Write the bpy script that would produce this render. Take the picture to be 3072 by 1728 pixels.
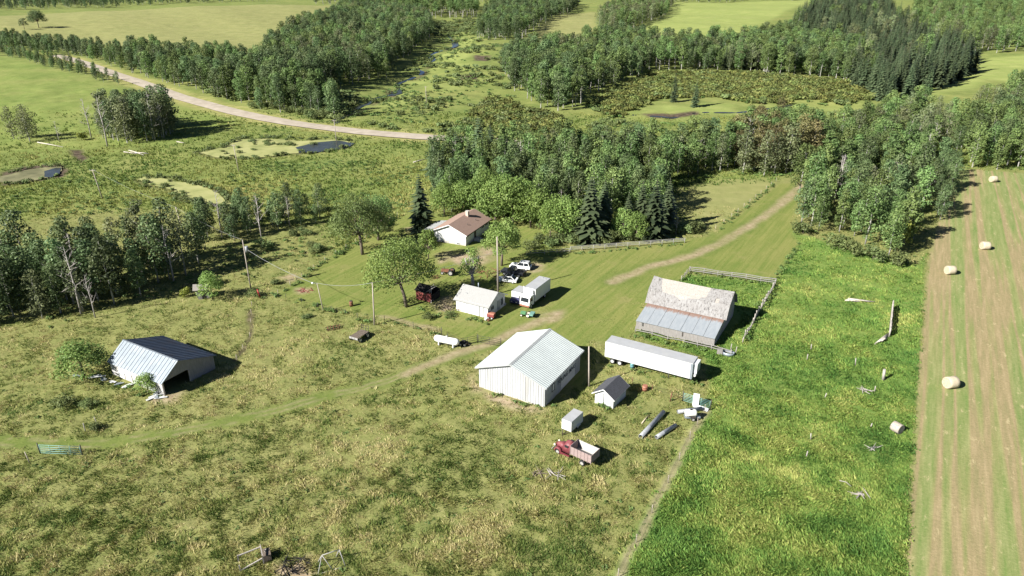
import bpy, math, random
import numpy as np
from mathutils import Vector, Matrix

# ------------------------------------------------------------------ camera, sky, sun, exposure
scene = bpy.context.scene
for ob in list(bpy.data.objects):
    bpy.data.objects.remove(ob)
col = scene.collection
PITCH, FOC, CAMH = math.radians(24.28), 2166.5, 61.16      # photo is 3072 x 1728
cam_d = bpy.data.cameras.new('camera'); cam = bpy.data.objects.new('camera', cam_d); col.objects.link(cam)
cam.location = (0, 0, CAMH); cam.rotation_euler = (math.pi / 2 - PITCH, 0, 0)
cam_d.sensor_width = 36.0; cam_d.lens = 36.0 * FOC / 3072.0
cam_d.clip_start = 0.5; cam_d.clip_end = 12000
scene.camera = cam
SUN_AZ, SUN_EL = math.radians(31.5), math.radians(33.5)     # direction shadows run, height of sun
sun_dir = Vector((-math.cos(SUN_AZ) * math.cos(SUN_EL), -math.sin(SUN_AZ) * math.cos(SUN_EL), math.sin(SUN_EL)))
world = bpy.data.worlds.new('World'); scene.world = world; world.use_nodes = True
wn = world.node_tree.nodes; bg = wn['Background']
sky = wn.new('ShaderNodeTexSky'); sky.sky_type = 'NISHITA'; sky.sun_disc = False
sky.sun_elevation = SUN_EL; sky.sun_rotation = math.atan2(sun_dir.x, sun_dir.y)
sky.air_density = 0.45; sky.dust_density = 0.1; sky.ozone_density = 1.0; sky.altitude = 1200
world.node_tree.links.new(sky.outputs[0], bg.inputs[0]); bg.inputs[1].default_value = 0.05
sun_l = bpy.data.lights.new('sun', 'SUN'); sun_o = bpy.data.objects.new('sun', sun_l); col.objects.link(sun_o)
sun_l.energy = 5.0; sun_l.angle = math.radians(0.5); sun_l.color = (1.0, 0.96, 0.88)
sun_o.rotation_euler = sun_dir.to_track_quat('Z', 'Y').to_euler()
sun_o.location = (-80, -60, 120)
scene.view_settings.view_transform = 'Standard'; scene.view_settings.look = 'None'
scene.view_settings.exposure = 1.25; scene.view_settings.gamma = 1.0
scene.view_settings.use_curve_mapping = False
scene.cycles.max_bounces = 4; scene.cycles.diffuse_bounces = 2; scene.cycles.glossy_bounces = 2
scene.cycles.transmission_bounces = 3; scene.cycles.transparent_max_bounces = 4
scene.cycles.caustics_reflective = False; scene.cycles.caustics_refractive = False

RNG = np.random.default_rng(11)
random.seed(5)

# ------------------------------------------------------------------ small helpers
DS = 3072.0 / 2576.0
CP, SP = math.cos(PITCH), math.sin(PITCH)

def sstep(x, a, b):
    t = np.clip((np.asarray(x, float) - a) / (b - a), 0, 1); return t * t * (3 - 2 * t)

def flat(x, y, z=0.0):
    dx = (x - 1536) / FOC; dy = -(y - 864) / FOC
    t = (z - CAMH) / (-SP + dy * CP)
    return np.array([dx * t, (CP + dy * SP) * t])

def fd(x, y): return flat(x * DS, y * DS)

CREEK = np.array([fd(*p) for p in [(838, 306), (905, 268), (985, 236), (1010, 205), (1062, 182), (1092, 150), (1082, 140), (1148, 114), (1130, 82), (1190, 58)]])
CREEK2 = np.array([fd(*p) for p in [(1590, 287), (1640, 292), (1690, 296), (1760, 284), (1850, 283), (1990, 262), (2140, 270)]])

def poly_dist(x, y, P):
    d = np.full(np.shape(x), 1e9); 
    for a, b in zip(P[:-1], P[1:]):
        v = b - a; L = v @ v
        t = np.clip(((x - a[0]) * v[0] + (y - a[1]) * v[1]) / L, 0, 1)
        d = np.minimum(d, np.hypot(x - a[0] - t * v[0], y - a[1] - t * v[1]))
    return d

MOUND = fd(1235, 140)
def hterr(x, y):
    x = np.asarray(x, float); y = np.asarray(y, float)
    far = sstep(y, 240, 460)
    h = far * (1.3 * np.sin(x / 57 + 1.1) * np.sin(y / 71 + .4) + 1.0 * np.sin(x / 131 - y / 97 + 2.0) + .5 * np.sin(x / 23 + y / 31))
    h = h + sstep(y, 420, 1000) * (sstep(-x, 60, 420) * 7.0 + sstep(x, 60, 500) * 5.0)
    h = h + sstep(y, 900, 3000) * 10
    h = h - far * 2.2 * np.exp(-(poly_dist(x, y, CREEK) / 16) ** 2)
    h = h - sstep(y, 255, 300) * 1.6 * np.exp(-(poly_dist(x, y, CREEK2) / 12) ** 2)
    h = h + 4.2 * np.exp(-(((x - MOUND[0]) / 26) ** 2 + ((y - MOUND[1]) / 34) ** 2))
    return h

_T = np.concatenate([np.linspace(40, 420, 500), np.geomspace(421, 6000, 600)])
def g(x, y, z=None):
    """photo pixel (3072 wide) -> point on the terrain (or on the level z)"""
    dx = (x - 1536) / FOC; dy = -(y - 864) / FOC
    d = np.array([dx, CP + dy * SP, -SP + dy * CP])
    if z is not None:
        t = (z - CAMH) / d[2]; return np.array([d[0] * t, d[1] * t, z])
    X, Y, Z = d[0] * _T, d[1] * _T, CAMH + d[2] * _T
    e = Z - hterr(X, Y); k = int(np.argmax(e < 0))
    if k == 0: k = len(_T) - 1
    a = e[k - 1] / (e[k - 1] - e[k]) if e[k] != e[k - 1] else 0
    t = _T[k - 1] + a * (_T[k] - _T[k - 1])
    return np.array([d[0] * t, d[1] * t, CAMH + d[2] * t])
def gd(x, y, z=None): return g(x * DS, y * DS, z)
def gp(pts): return np.array([gd(*p)[:2] for p in pts])

def fbm(x, y, s, seed=0, oct=4):
    """cheap value noise, 0..1"""
    out = np.zeros(np.shape(x)); amp = 1; tot = 0
    for o in range(oct):
        X = np.asarray(x) / s + 37.1 * o + seed * 13.7; Y = np.asarray(y) / s - 11.9 * o + seed * 7.3
        i = np.floor(X); j = np.floor(Y); u = X - i; v = Y - j
        u = u * u * (3 - 2 * u); v = v * v * (3 - 2 * v)
        def hsh(a, b):
            n = np.sin(a * 127.1 + b * 311.7 + seed * 17.0) * 43758.5453
            return n - np.floor(n)
        out = out + amp * ((hsh(i, j) * (1 - u) + hsh(i + 1, j) * u) * (1 - v) + (hsh(i, j + 1) * (1 - u) + hsh(i + 1, j + 1) * u) * v)
        tot += amp; amp *= .5; s = s * .5
    return out / tot

def sdf(x, y, P):
    """signed distance, + inside"""
    P = np.asarray(P); n = len(P); inside = np.zeros(np.shape(x), bool); d = np.full(np.shape(x), 1e9)
    for i in range(n):
        a = P[i]; b = P[(i + 1) % n]; v = b - a; L = v @ v + 1e-9
        t = np.clip(((x - a[0]) * v[0] + (y - a[1]) * v[1]) / L, 0, 1)
        d = np.minimum(d, np.hypot(x - a[0] - t * v[0], y - a[1] - t * v[1]))
        c = ((a[1] > y) != (b[1] > y)) & (x < (b[0] - a[0]) * (y - a[1]) / (b[1] - a[1] + 1e-12) + a[0])
        inside ^= c
    return np.where(inside, d, -d)

def mask(x, y, P, soft, grow=0.0):
    P = np.asarray(P); out = np.zeros(np.shape(x)); m = soft + abs(grow) + 1
    k = (x > P[:, 0].min() - m) & (x < P[:, 0].max() + m) & (y > P[:, 1].min() - m) & (y < P[:, 1].max() + m)
    if k.any(): out[k] = sstep(sdf(x[k], y[k], P) + grow, -soft, soft)
    return out

def lmask(x, y, P, half, soft):
    P = np.asarray(P); out = np.zeros(np.shape(x)); m = half + soft + 1
    k = (x > P[:, 0].min() - m) & (x < P[:, 0].max() + m) & (y > P[:, 1].min() - m) & (y < P[:, 1].max() + m)
    if k.any(): out[k] = 1 - sstep(poly_dist(x[k], y[k], P), half - soft, half + soft)
    return out

# ------------------------------------------------------------------ mesh helpers
def fast_mesh(name, V, F, mat=None, attrs=None, smooth=False):
    me = bpy.data.meshes.new(name); V = np.asarray(V, np.float32); F = np.asarray(F, np.int32); k = F.shape[1]
    me.vertices.add(len(V)); me.vertices.foreach_set('co', V.ravel())
    me.loops.add(F.size); me.loops.foreach_set('vertex_index', F.ravel())
    me.polygons.add(len(F)); me.polygons.foreach_set('loop_start', np.arange(0, F.size, k, dtype=np.int32))
    if smooth: me.polygons.foreach_set('use_smooth', np.ones(len(F), bool))
    me.update(calc_edges=True)
    for an, av in (attrs or {}).items():
        a = me.attributes.new(an, 'FLOAT', 'POINT'); a.data.foreach_set('value', np.asarray(av, np.float32))
    if mat: me.materials.append(mat)
    return me

class MB:
    """collects faces; build() links them as one mesh object"""
    def __init__(s): s.v = []; s.f = []; s.sm = []
    def add(s, V, F, smooth=False):
        o = len(s.v); s.v += [tuple(map(float, p)) for p in V]; s.f += [tuple(i + o for i in q) for q in F]; s.sm += [smooth] * len(F); return s
    def box(s, x0, x1, y0, y1, z0, z1, M=None):
        V = [(x0, y0, z0), (x1, y0, z0), (x1, y1, z0), (x0, y1, z0), (x0, y0, z1), (x1, y0, z1), (x1, y1, z1), (x0, y1, z1)]
        if M is not None: V = [M @ Vector(p) for p in V]
        return s.add(V, [(0, 3, 2, 1), (4, 5, 6, 7), (0, 1, 5, 4), (1, 2, 6, 5), (2, 3, 7, 6), (3, 0, 4, 7)])
    def bar(s, a, b, w, h=None, up=(0, 0, 1)):
        a = Vector(a); b = Vector(b); h = h or w; d = (b - a).normalized(); u = Vector(up)
        if abs(d.dot(u)) > .95: u = Vector((1, 0, 0))
        r = d.cross(u).normalized(); u = r.cross(d)
        V = [p + r * (i * w / 2) + u * (j * h / 2) for p in (a, b) for i, j in ((-1, -1), (1, -1), (1, 1), (-1, 1))]
        return s.add(V, [(0, 1, 2, 3), (7, 6, 5, 4), (0, 4, 5, 1), (1, 5, 6, 2), (2, 6, 7, 3), (3, 7, 4, 0)])
    def tube(s, pts, rad, n=8, cap=True):
        pts = [Vector(p) for p in pts]; rad = rad if hasattr(rad, '__len__') else [rad] * len(pts); o = len(s.v); V = []; F = []
        for i, p in enumerate(pts):
            d = (pts[min(i + 1, len(pts) - 1)] - pts[max(i - 1, 0)]).normalized()
            u = Vector((0, 0, 1)) if abs(d.z) < .9 else Vector((1, 0, 0)); r = d.cross(u).normalized(); u = r.cross(d)
            V += [p + (r * math.cos(2 * math.pi * k / n) + u * math.sin(2 * math.pi * k / n)) * rad[i] for k in range(n)]
        for i in range(len(pts) - 1):
            F += [(i * n + k, i * n + (k + 1) % n, (i + 1) * n + (k + 1) % n, (i + 1) * n + k) for k in range(n)]
        s.add(V, F, True)
        if cap: s.f += [tuple(o + k for k in range(n))[::-1], tuple(o + (len(pts) - 1) * n + k for k in range(n))]; s.sm += [False, False]
        return s
    def loft(s, rings, cap=True, smooth=True):
        n = len(rings[0]); o = len(s.v); V = [p for r in rings for p in r]
        F = [(i * n + k, i * n + (k + 1) % n, (i + 1) * n + (k + 1) % n, (i + 1) * n + k) for i in range(len(rings) - 1) for k in range(n)]
        s.add(V, F, smooth)
        if cap: s.f += [tuple(o + k for k in range(n))[::-1], tuple(o + (len(rings) - 1) * n + k for k in range(n))]; s.sm += [False, False]
        return s
    def prism(s, prof, y0, y1):
        """profile in x,z extruded along y"""
        n = len(prof); V = [(p[0], y0, p[1]) for p in prof] + [(p[0], y1, p[1]) for p in prof]
        return s.add(V, [tuple(range(n)), tuple(range(2 * n - 1, n - 1, -1))] + [(i, i + n, (i + 1) % n + n, (i + 1) % n) for i in range(n)])
    def prismx(s, prof, x0, x1):
        """profile in y,z extruded along x"""
        n = len(prof); V = [(x0, p[0], p[1]) for p in prof] + [(x1, p[0], p[1]) for p in prof]
        return s.add(V, [tuple(range(n - 1, -1, -1)), tuple(range(n, 2 * n))] + [(i, (i + 1) % n, (i + 1) % n + n, i + n) for i in range(n)])
    def slab(s, a, b, c, d, t):
        """quad a b c d (any plane) given thickness t below its normal"""
        P = [Vector(p) for p in (a, b, c, d)]; nrm = (P[1] - P[0]).cross(P[3] - P[0]).normalized() * t
        V = P + [p - nrm for p in P]
        return s.add(V, [(0, 1, 2, 3), (7, 6, 5, 4), (0, 4, 5, 1), (1, 5, 6, 2), (2, 6, 7, 3), (3, 7, 4, 0)])
    def mesh(s, name, mat):
        me = bpy.data.meshes.new(name); me.from_pydata(s.v, [], s.f); me.update()
        me.polygons.foreach_set('use_smooth', s.sm)
        if mat: me.materials.append(mat)
        return me
    def build(s, name, mat, parent=None):
        return obj(name, s.mesh(name, mat), parent)

def obj(name, me, parent=None):
    o = bpy.data.objects.new(name, me); col.objects.link(o)
    if parent is not None: o.parent = parent
    return o

def tag(o, label, cat, group=None):
    o['label'] = label; o['category'] = cat
    if group: o['group'] = group
    return o

def thing(name, label, cat, loc=(0, 0, 0), rotz=0.0, group=None):
    o = bpy.data.objects.new(name, None); col.objects.link(o); o.empty_display_size = .2
    o.location = tuple(map(float, loc)); o.rotation_euler = (0, 0, rotz)
    return tag(o, label, cat, group)

def struct(o, kind='structure'):
    o['kind'] = kind; return o

# ------------------------------------------------------------------ materials
def new_mat(name):
    m = bpy.data.materials.new(name); m.use_nodes = True; nt = m.node_tree
    for n in list(nt.nodes): nt.nodes.remove(n)
    out = nt.nodes.new('ShaderNodeOutputMaterial'); b = nt.nodes.new('ShaderNodeBsdfPrincipled')
    nt.links.new(b.outputs[0], out.inputs[0]); return m, nt, b, out

def val(nt, x):
    if isinstance(x, (int, float)):
        n = nt.nodes.new('ShaderNodeValue'); n.outputs[0].default_value = x; return n.outputs[0]
    if isinstance(x, tuple):
        n = nt.nodes.new('ShaderNodeRGB'); n.outputs[0].default_value = (*x[:3], 1); return n.outputs[0]
    return x
def noise(nt, vec, scale, detail=3, rough=.55, dist=0.0):
    n = nt.nodes.new('ShaderNodeTexNoise'); n.inputs['Scale'].default_value = scale; n.inputs['Detail'].default_value = detail
    n.inputs['Roughness'].default_value = rough; n.inputs['Distortion'].default_value = dist
    if vec is not None: nt.links.new(vec, n.inputs['Vector'])
    return n.outputs['Fac']
def ramp(nt, fac, stops):
    n = nt.nodes.new('ShaderNodeValToRGB'); e = n.color_ramp.elements
    while len(e) < len(stops): e.new(.5)
    for i, (p, c) in enumerate(stops):
        e[i].position = p; e[i].color = (*(c if isinstance(c, tuple) else (c, c, c)), 1)
    nt.links.new(fac, n.inputs[0]); return n.outputs[0]
def mix(nt, a, b, fac, blend='MIX'):
    n = nt.nodes.new('ShaderNodeMix'); n.data_type = 'RGBA'; n.blend_type = blend
    for s, x in ((n.inputs[6], a), (n.inputs[7], b)):
        if isinstance(x, tuple): s.default_value = (*x[:3], 1)
        else: nt.links.new(x, s)
    if isinstance(fac, (int, float)): n.inputs[0].default_value = fac
    else: nt.links.new(fac, n.inputs[0])
    return n.outputs[2]
def math_(nt, op, a, b=None):
    n = nt.nodes.new('ShaderNodeMath'); n.operation = op
    for s, x in zip(n.inputs, (a, b)):
        if x is None: continue
        if isinstance(x, (int, float)): s.default_value = x
        else: nt.links.new(x, s)
    return n.outputs[0]
def attr(nt, name):
    n = nt.nodes.new('ShaderNodeAttribute'); n.attribute_name = name; return n.outputs['Fac']
def pos(nt): return nt.nodes.new('ShaderNodeNewGeometry').outputs['Position']
def objco(nt): return nt.nodes.new('ShaderNodeTexCoord').outputs['Object']
def mapping(nt, vec, scale=(1, 1, 1), rot=(0, 0, 0)):
    n = nt.nodes.new('ShaderNodeMapping'); n.inputs['Scale'].default_value = scale; n.inputs['Rotation'].default_value = rot
    nt.links.new(vec, n.inputs['Vector']); return n.outputs[0]
def bump(nt, b, h, strength=.3, dist=.05):
    n = nt.nodes.new('ShaderNodeBump'); n.inputs['Strength'].default_value = strength; n.inputs['Distance'].default_value = dist
    nt.links.new(h, n.inputs['Height']); nt.links.new(n.outputs[0], b.inputs['Normal'])

def plain(name, c, rough=.6, metal=0.0, var=.12, scale=2.0, stretch=(1, 1, 1), dirt=None, dirt_amt=.35, spec=.4):
    """painted / weathered surface: base colour with uneven wear and optional dirt"""
    m, nt, b, _ = new_mat(name); oc = mapping(nt, objco(nt), stretch)
    f = noise(nt, oc, scale, 5, .6)
    lo = tuple(max(0, x * (1 - var * 1.6)) for x in c); hi = tuple(min(1, x * (1 + var)) for x in c)
    cc = ramp(nt, f, [(.3, lo), (.7, hi)])
    if dirt:
        d = ramp(nt, noise(nt, mapping(nt, objco(nt), stretch), scale * .35 + .2, 6, .65, .4), [(.48, 0.0), (.72, 1.0)])
        cc = mix(nt, cc, dirt, math_(nt, 'MULTIPLY', d, dirt_amt))
    nt.links.new(cc, b.inputs['Base Color']); b.inputs['Roughness'].default_value = rough; b.inputs['Metallic'].default_value = metal
    b.inputs['Specular IOR Level'].default_value = spec
    return m

M = {}
M['white_steel'] = plain('white_steel', (.60, .61, .615), .45, 0, .04, .8, (1, 1, .3), (.55, .55, .5), .3)
M['shop_wall'] = plain('shop_wall', (.43, .44, .455), .45, 0, .05, 1.2, (1, 1, .12), (.25, .235, .20), .55)
M['white_roof'] = plain('white_roof', (.46, .50, .50), .4, 0, .05, .5, (1, 1, 1), (.52, .56, .54), .35)
M['white_paint'] = plain('white_paint', (.64, .64, .635), .5, 0, .04, 1.2, (1, 1, .4), (.5, .48, .44), .2)
M['trim_grey'] = plain('trim_grey', (.36, .37, .37), .5)
M['trailer_white'] = plain('trailer_white', (.60, .61, .62), .35, 0, .03, .6, (1, 1, .3), (.40, .38, .34), .35)
M['trailer_roof'] = plain('trailer_roof', (.36, .37, .385), .45, 0, .06, .8, (1, 1, 1), (.4, .4, .38), .5)
M['grey_shingle'] = plain('grey_shingle', (.31, .31, .305), .9, 0, .1, 6, (1, 1, 1), (.3, .3, .29), .4)
M['brown_shingle'] = plain('brown_shingle', (.30, .205, .165), .9, 0, .1, 5, (1, 1, 1), (.2, .125, .095), .4)
M['dark_shingle'] = plain('dark_shingle', (.075, .078, .09), .9, 0, .25, 5)
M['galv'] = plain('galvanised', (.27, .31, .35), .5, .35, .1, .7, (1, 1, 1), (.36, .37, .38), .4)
M['galv_shaded'] = plain('galvanised_shaded', (.055, .075, .115), .55, .3, .15, .9, (1, 1, 1), (.10, .085, .08), .5)  # same galvanised sheet, darkened and blued to paint in the far slope's shade
M['old_wood'] = plain('old_wood', (.36, .33, .30), .9, 0, .25, 3, (3, 3, .4), (.2, .18, .16), .6)
M['grey_board'] = plain('grey_board', (.24, .23, .22), .9, 0, .2, 3, (4, 4, .4), (.26, .22, .2), .5)
M['pole_wood'] = plain('pole_wood', (.38, .33, .28), .9, 0, .2, 3, (3, 3, .3))
M['rail_white'] = plain('rail_white', (.32, .315, .30), .8, 0, .15, 2, (1, 1, 1), (.35, .33, .3), .5)
M['concrete'] = plain('concrete', (.47, .44, .40), .9, 0, .12, 2)
M['black'] = plain('black_rubber', (.02, .02, .021), .7, 0, .2)
M['dark_metal'] = plain('dark_metal', (.06, .058, .056), .6, .3, .3, 3, (1, 1, 1), (.16, .09, .05), .5)
M['rust'] = plain('rust', (.19, .085, .05), .85, .1, .35, 3)
M['old_red'] = plain('old_red', (.17, .036, .046), .55, 0, .18, 2, (1, 1, 1), (.42, .2, .17), .5)
M['faded_red'] = plain('faded_red', (.21, .05, .045), .7, 0, .25, 2, (1, 1, .5), (.2, .05, .04), .5)
M['pink_board'] = plain('pink_board', (.27, .205, .195), .85, 0, .1, 3, (1, 1, 3), (.45, .32, .3), .5)
M['bare_board'] = plain('bare_board', (.44, .425, .405), .85, 0, .1, 3, (.4, 4, 4), (.45, .42, .38), .5)
M['pipe'] = plain('pipe', (.33, .345, .37), .55, .3, .15, 3)
M['green_metal'] = plain('green_metal', (.17, .33, .29), .5, .1, .15)
M['tractor_green'] = plain('tractor_green', (.10, .25, .12), .5)
M['hay'] = plain('bale_hay', (.52, .45, .34), .95, 0, .3, 9, (1, 6, 6), (.3, .24, .15), .5, .1)
M['hay_end'] = plain('bale_end', (.45, .38, .28), .95, 0, .3, 7, (1, 1, 1), (.27, .21, .13), .5, .1)
M['old_hay'] = plain('old_hay', (.40, .35, .30), .95, 0, .3, 7, (1, 1, 1), (.2, .17, .14), .6, .1)
M['log'] = plain('log', (.45, .41, .36), .9, 0, .25, 4)
M['dead_bark'] = plain('dead_bark', (.36, .33, .31), .9, 0, .25, 4)
M['bark'] = plain('bark', (.15, .12, .095), .95, 0, .3, 4, (1, 1, .3))
M['aspen_bark'] = plain('aspen_bark', (.34, .33, .30), .85, 0, .25, 2.5, (1, 1, .5), (.12, .11, .10), .6)
M['char'] = plain('charred', (.018, .016, .016), .9, 0, .4, 5)
M['barrel_blue'] = plain('barrel_blue', (.12, .27, .30), .5)
M['navy'] = plain('navy_tarp', (.03, .03, .09), .6)
M['car_white'] = plain('car_white', (.80, .81, .82), .25, 0, .02)
M['car_grey'] = plain('car_charcoal', (.035, .04, .05), .3, .2, .1)
M['car_silver'] = plain('car_silver', (.62, .63, .64), .3, .3, .05)
M['tank_white'] = plain('tank_white', (.82, .82, .8), .35, 0, .03)
M['poly_white'] = plain('poly_white', (.72, .71, .66), .4, 0, .05)
M['orange'] = plain('orange', (.30, .125, .08), .6)
M['red_paint'] = plain('red_paint', (.38, .02, .03), .5)
M['lettering'] = plain('lettering', (.03, .04, .06), .7, 0, .2)
M['insulator'] = plain('insulator_grey', (.26, .27, .28), .5)
M['cream'] = plain('cream', (.7, .66, .55), .6)
def glass_mat():
    m, nt, b, _ = new_mat('dark_glass'); b.inputs['Base Color'].default_value = (.02, .025, .03, 1); b.inputs['Roughness'].default_value = .08
    b.inputs['Specular IOR Level'].default_value = .7; return m
M['glass'] = glass_mat()
def roof_wood_mat():
    m, nt, b, _ = new_mat('weathered_shingles'); oc = objco(nt)
    a = noise(nt, mapping(nt, oc, (1.6, 1, .45)), 2.6, 6, .7, .6); c = noise(nt, oc, .7, 4, .6)
    cc = ramp(nt, a, [(.36, (.09, .087, .085)), (.47, (.24, .23, .225)), (.62, (.28, .278, .275))])
    cc = mix(nt, cc, (.15, .135, .125), ramp(nt, c, [(.45, 0.0), (.75, .35)]))
    nt.links.new(cc, b.inputs['Base Color']); b.inputs['Roughness'].default_value = .95; bump(nt, b, a, .8, .12); return m
M['old_shingle'] = roof_wood_mat()
def leanto_mat():
    m, nt, b, _ = new_mat('leanto_sheet'); oc = objco(nt)
    sep = nt.nodes.new('ShaderNodeSeparateXYZ'); nt.links.new(oc, sep.inputs[0])
    n1 = noise(nt, mapping(nt, oc, (2.5, .5, .5)), 1.2, 5, .6); base = ramp(nt, n1, [(.3, (.30, .335, .37)), (.7, (.38, .41, .435))])
    edge = math_(nt, 'ADD', sep.outputs[1], math_(nt, 'MULTIPLY', noise(nt, mapping(nt, oc, (3, 1, 1)), .9, 5, .7), 2.6))
    rust = ramp(nt, math_(nt, 'DIVIDE', edge, 8.0), [(.70, 0.0), (.80, .85)])
    nt.links.new(mix(nt, base, (.27, .15, .10), rust), b.inputs['Base Color']); b.inputs['Roughness'].default_value = .5
    b.inputs['Metallic'].default_value = .25; return m
M['leanto'] = leanto_mat()

def leaf_mat(name, c0, c1, c2, trans=.3, tint=.22):
    """c0 dark .. c2 pale, picked per leaf (attribute rnd) and shifted per tree"""
    m, nt, b, out = new_mat(name)
    oi = nt.nodes.new('ShaderNodeObjectInfo')
    f = math_(nt, 'ADD', math_(nt, 'MULTIPLY', attr(nt, 'rnd'), .72), math_(nt, 'MULTIPLY', oi.outputs['Random'], .28))
    cc = ramp(nt, f, [(.05, c0), (.5, c1), (.95, c2)])
    hs = nt.nodes.new('ShaderNodeHueSaturation'); nt.links.new(cc, hs.inputs['Color'])
    nt.links.new(math_(nt, 'ADD', .5 - tint * .10, math_(nt, 'MULTIPLY', oi.outputs['Random'], tint * .16)), hs.inputs['Hue'])
    r2 = nt.nodes.new('ShaderNodeTexWhiteNoise'); r2.noise_dimensions = '1D'; nt.links.new(oi.outputs['Random'], r2.inputs['W'])
    nt.links.new(math_(nt, 'ADD', 1 - tint, math_(nt, 'MULTIPLY', r2.outputs['Value'], tint * 1.9)), hs.inputs['Value'])
    hs.inputs['Saturation'].default_value = .95
    nt.links.new(hs.outputs[0], b.inputs['Base Color']); b.inputs['Roughness'].default_value = .55; b.inputs['Specular IOR Level'].default_value = .25
    t = nt.nodes.new('ShaderNodeBsdfTranslucent'); nt.links.new(hs.outputs[0], t.inputs['Color'])
    ms = nt.nodes.new('ShaderNodeMixShader'); ms.inputs[0].default_value = trans
    nt.links.new(b.outputs[0], ms.inputs[1]); nt.links.new(t.outputs[0], ms.inputs[2]); nt.links.new(ms.outputs[0], out.inputs[0])
    return m
L = {}
L['poplar'] = leaf_mat('poplar_leaf', (.050, .095, .026), (.130, .210, .058), (.25, .345, .115), .3, .34)
L['poplar_dark'] = leaf_mat('poplar_leaf_dark', (.044, .082, .032), (.108, .170, .062), (.20, .27, .11), .3, .34)
L['olive'] = leaf_mat('poplar_leaf_olive', (.062, .086, .038), (.155, .19, .080), (.27, .30, .145), .3, .34)
L['brown'] = leaf_mat('poplar_leaf_brown', (.080, .086, .030), (.175, .165, .060), (.28, .25, .11), .3, .3)
L['maple'] = leaf_mat('maple_leaf', (0.075, 0.134, 0.030), (0.186, 0.290, 0.063), (0.357, 0.461, 0.127), .35, .16)
L['spruce'] = leaf_mat('spruce_needles', (.030, .052, .026), (.072, .108, .050), (.15, .19, .09), .12, .3)
L['willow'] = leaf_mat('willow_leaf', (.055, .085, .030), (.135, .185, .058), (.235, .29, .11), .3, .25)
L['scrub'] = leaf_mat('scrub_leaf', (.068, .105, .028), (.165, .205, .052), (.29, .285, .085), .3, .42)
L['bright'] = leaf_mat('bright_leaf', (0.105, 0.149, 0.022), (0.253, 0.297, 0.044), (0.446, 0.476, 0.105), .35, .12)
L['weed'] = leaf_mat('weed_leaf', (0.067, 0.127, 0.032), (0.141, 0.230, 0.060), (0.253, 0.343, 0.105))

# ------------------------------------------------------------------ the ground: zones in world space
HAYEDGE = [(2405, 425), (2385, 480), (2362, 560), (2338, 640), (2316, 900), (2300, 1100), (2280, 1449), (2268, 1700)]
Z = {}
Z['lawn'] = gp([(690, 742), (770, 690), (850, 636), (930, 600), (990, 552), (1040, 530), (1100, 545), (1240, 550), (1400, 585), (1400, 640), (1560, 625), (1730, 600), (1790, 590), (1880, 525), (1958, 462), (2015, 462), (1990, 560), (2008, 612), (1950, 706), (1740, 684), (1700, 722), (1616, 778), (1592, 840), (1560, 862), (1480, 856), (1480, 980), (1470, 985), (1280, 880), (1190, 862), (1060, 815), (960, 800), (850, 775), (760, 765)])
Z['lush'] = gp([(1985, 578), (2110, 620), (2310, 668), (2330, 640)] + HAYEDGE[4:] + [(1450, 1700), (1536, 1452), (1600, 1335), (1665, 1218), (1740, 1075), (1775, 1015), (1790, 965), (1770, 900), (1720, 885), (1620, 850), (1604, 838), (1640, 770), (1730, 690), (1950, 708), (2010, 612)])
Z['hay'] = gp(HAYEDGE + [(2900, 1700), (3100, 1000), (2900, 600), (2700, 430), (2576, 436), (2480, 428)])
Z['tan'] = gp([(-150, 76), (0, 82), (200, 112), (420, 124), (560, 138), (645, 150), (700, 105), (780, 62), (835, 14), (640, 12), (330, 26), (100, 36), (-150, 52)])
Z['tan2'] = gp([(1330, 98), (1345, 118), (1420, 118), (1505, 100), (1500, 62), (1500, 30), (1420, 36), (1370, 54)])
Z['field'] = gp([(1560, 80), (1640, 100), (1800, 108), (1860, 92), (1960, 40), (2040, 0), (1690, 8), (1680, 40), (1600, 72)])
Z['field_b'] = gp([(2330, 185), (2420, 170), (2470, 150), (2600, 138), (2700, 200), (2576, 210), (2480, 200), (2440, 225), (2330, 240), (2290, 225)])
Z['floor'] = gp([(900, 268), (1000, 214), (1035, 178), (1062, 140), (1125, 96), (1180, 60), (1230, 62), (1210, 108), (1190, 140), (1225, 180), (1180, 215), (1100, 238), (1010, 268)])
Z['floor2'] = gp([(1540, 302), (1650, 268), (1790, 262), (1990, 266), (2130, 276), (2000, 300), (1790, 306), (1600, 318)])
Z['field_c'] = gp([(2400, 282), (2460, 262), (2510, 268), (2500, 300), (2420, 320)])
Z['west'] = gp([(-300, 120), (0, 142), (120, 170), (270, 212), (420, 258), (600, 300), (520, 345), (430, 365), (300, 370), (120, 380), (-300, 395)])
Z['meadow'] = gp([(-900, 560), (0, 560), (120, 545), (420, 520), (600, 560), (820, 560), (870, 640), (1000, 560), (1060, 520), (1100, 545), (1300, 560), (1680, 570), (1700, 470), (1950, 450), (2100, 430), (2300, 560), (2400, 425), (3600, 430), (3600, -60), (1288, -70), (-900, -60)])
Z['clearing'] = gp([(1690, 478), (1840, 448), (1952, 456), (1880, 520), (1800, 575), (1750, 560), (1690, 515)])
TRACK = gp([(-60, 1104), (0, 1110), (110, 1119), (250, 1114), (400, 1096), (560, 1064), (700, 1031), (850, 990), (1000, 945), (1120, 905), (1230, 868), (1300, 838)])
DRIVE = gp([(1540, 708), (1590, 690), (1650, 668), (1750, 640), (1820, 606), (1890, 566), (1960, 515), (2010, 472), (2050, 440)])
RUT = gp([(1020, 940), (1120, 900), (1225, 866), (1290, 838), (1345, 812), (1400, 796)])
PATH = gp([(960, 795), (1010, 806), (1060, 822), (1100, 832)])
DARKLINE = gp([(634, 775), (632, 815), (630, 850), (612, 880), (596, 906)])
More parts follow.
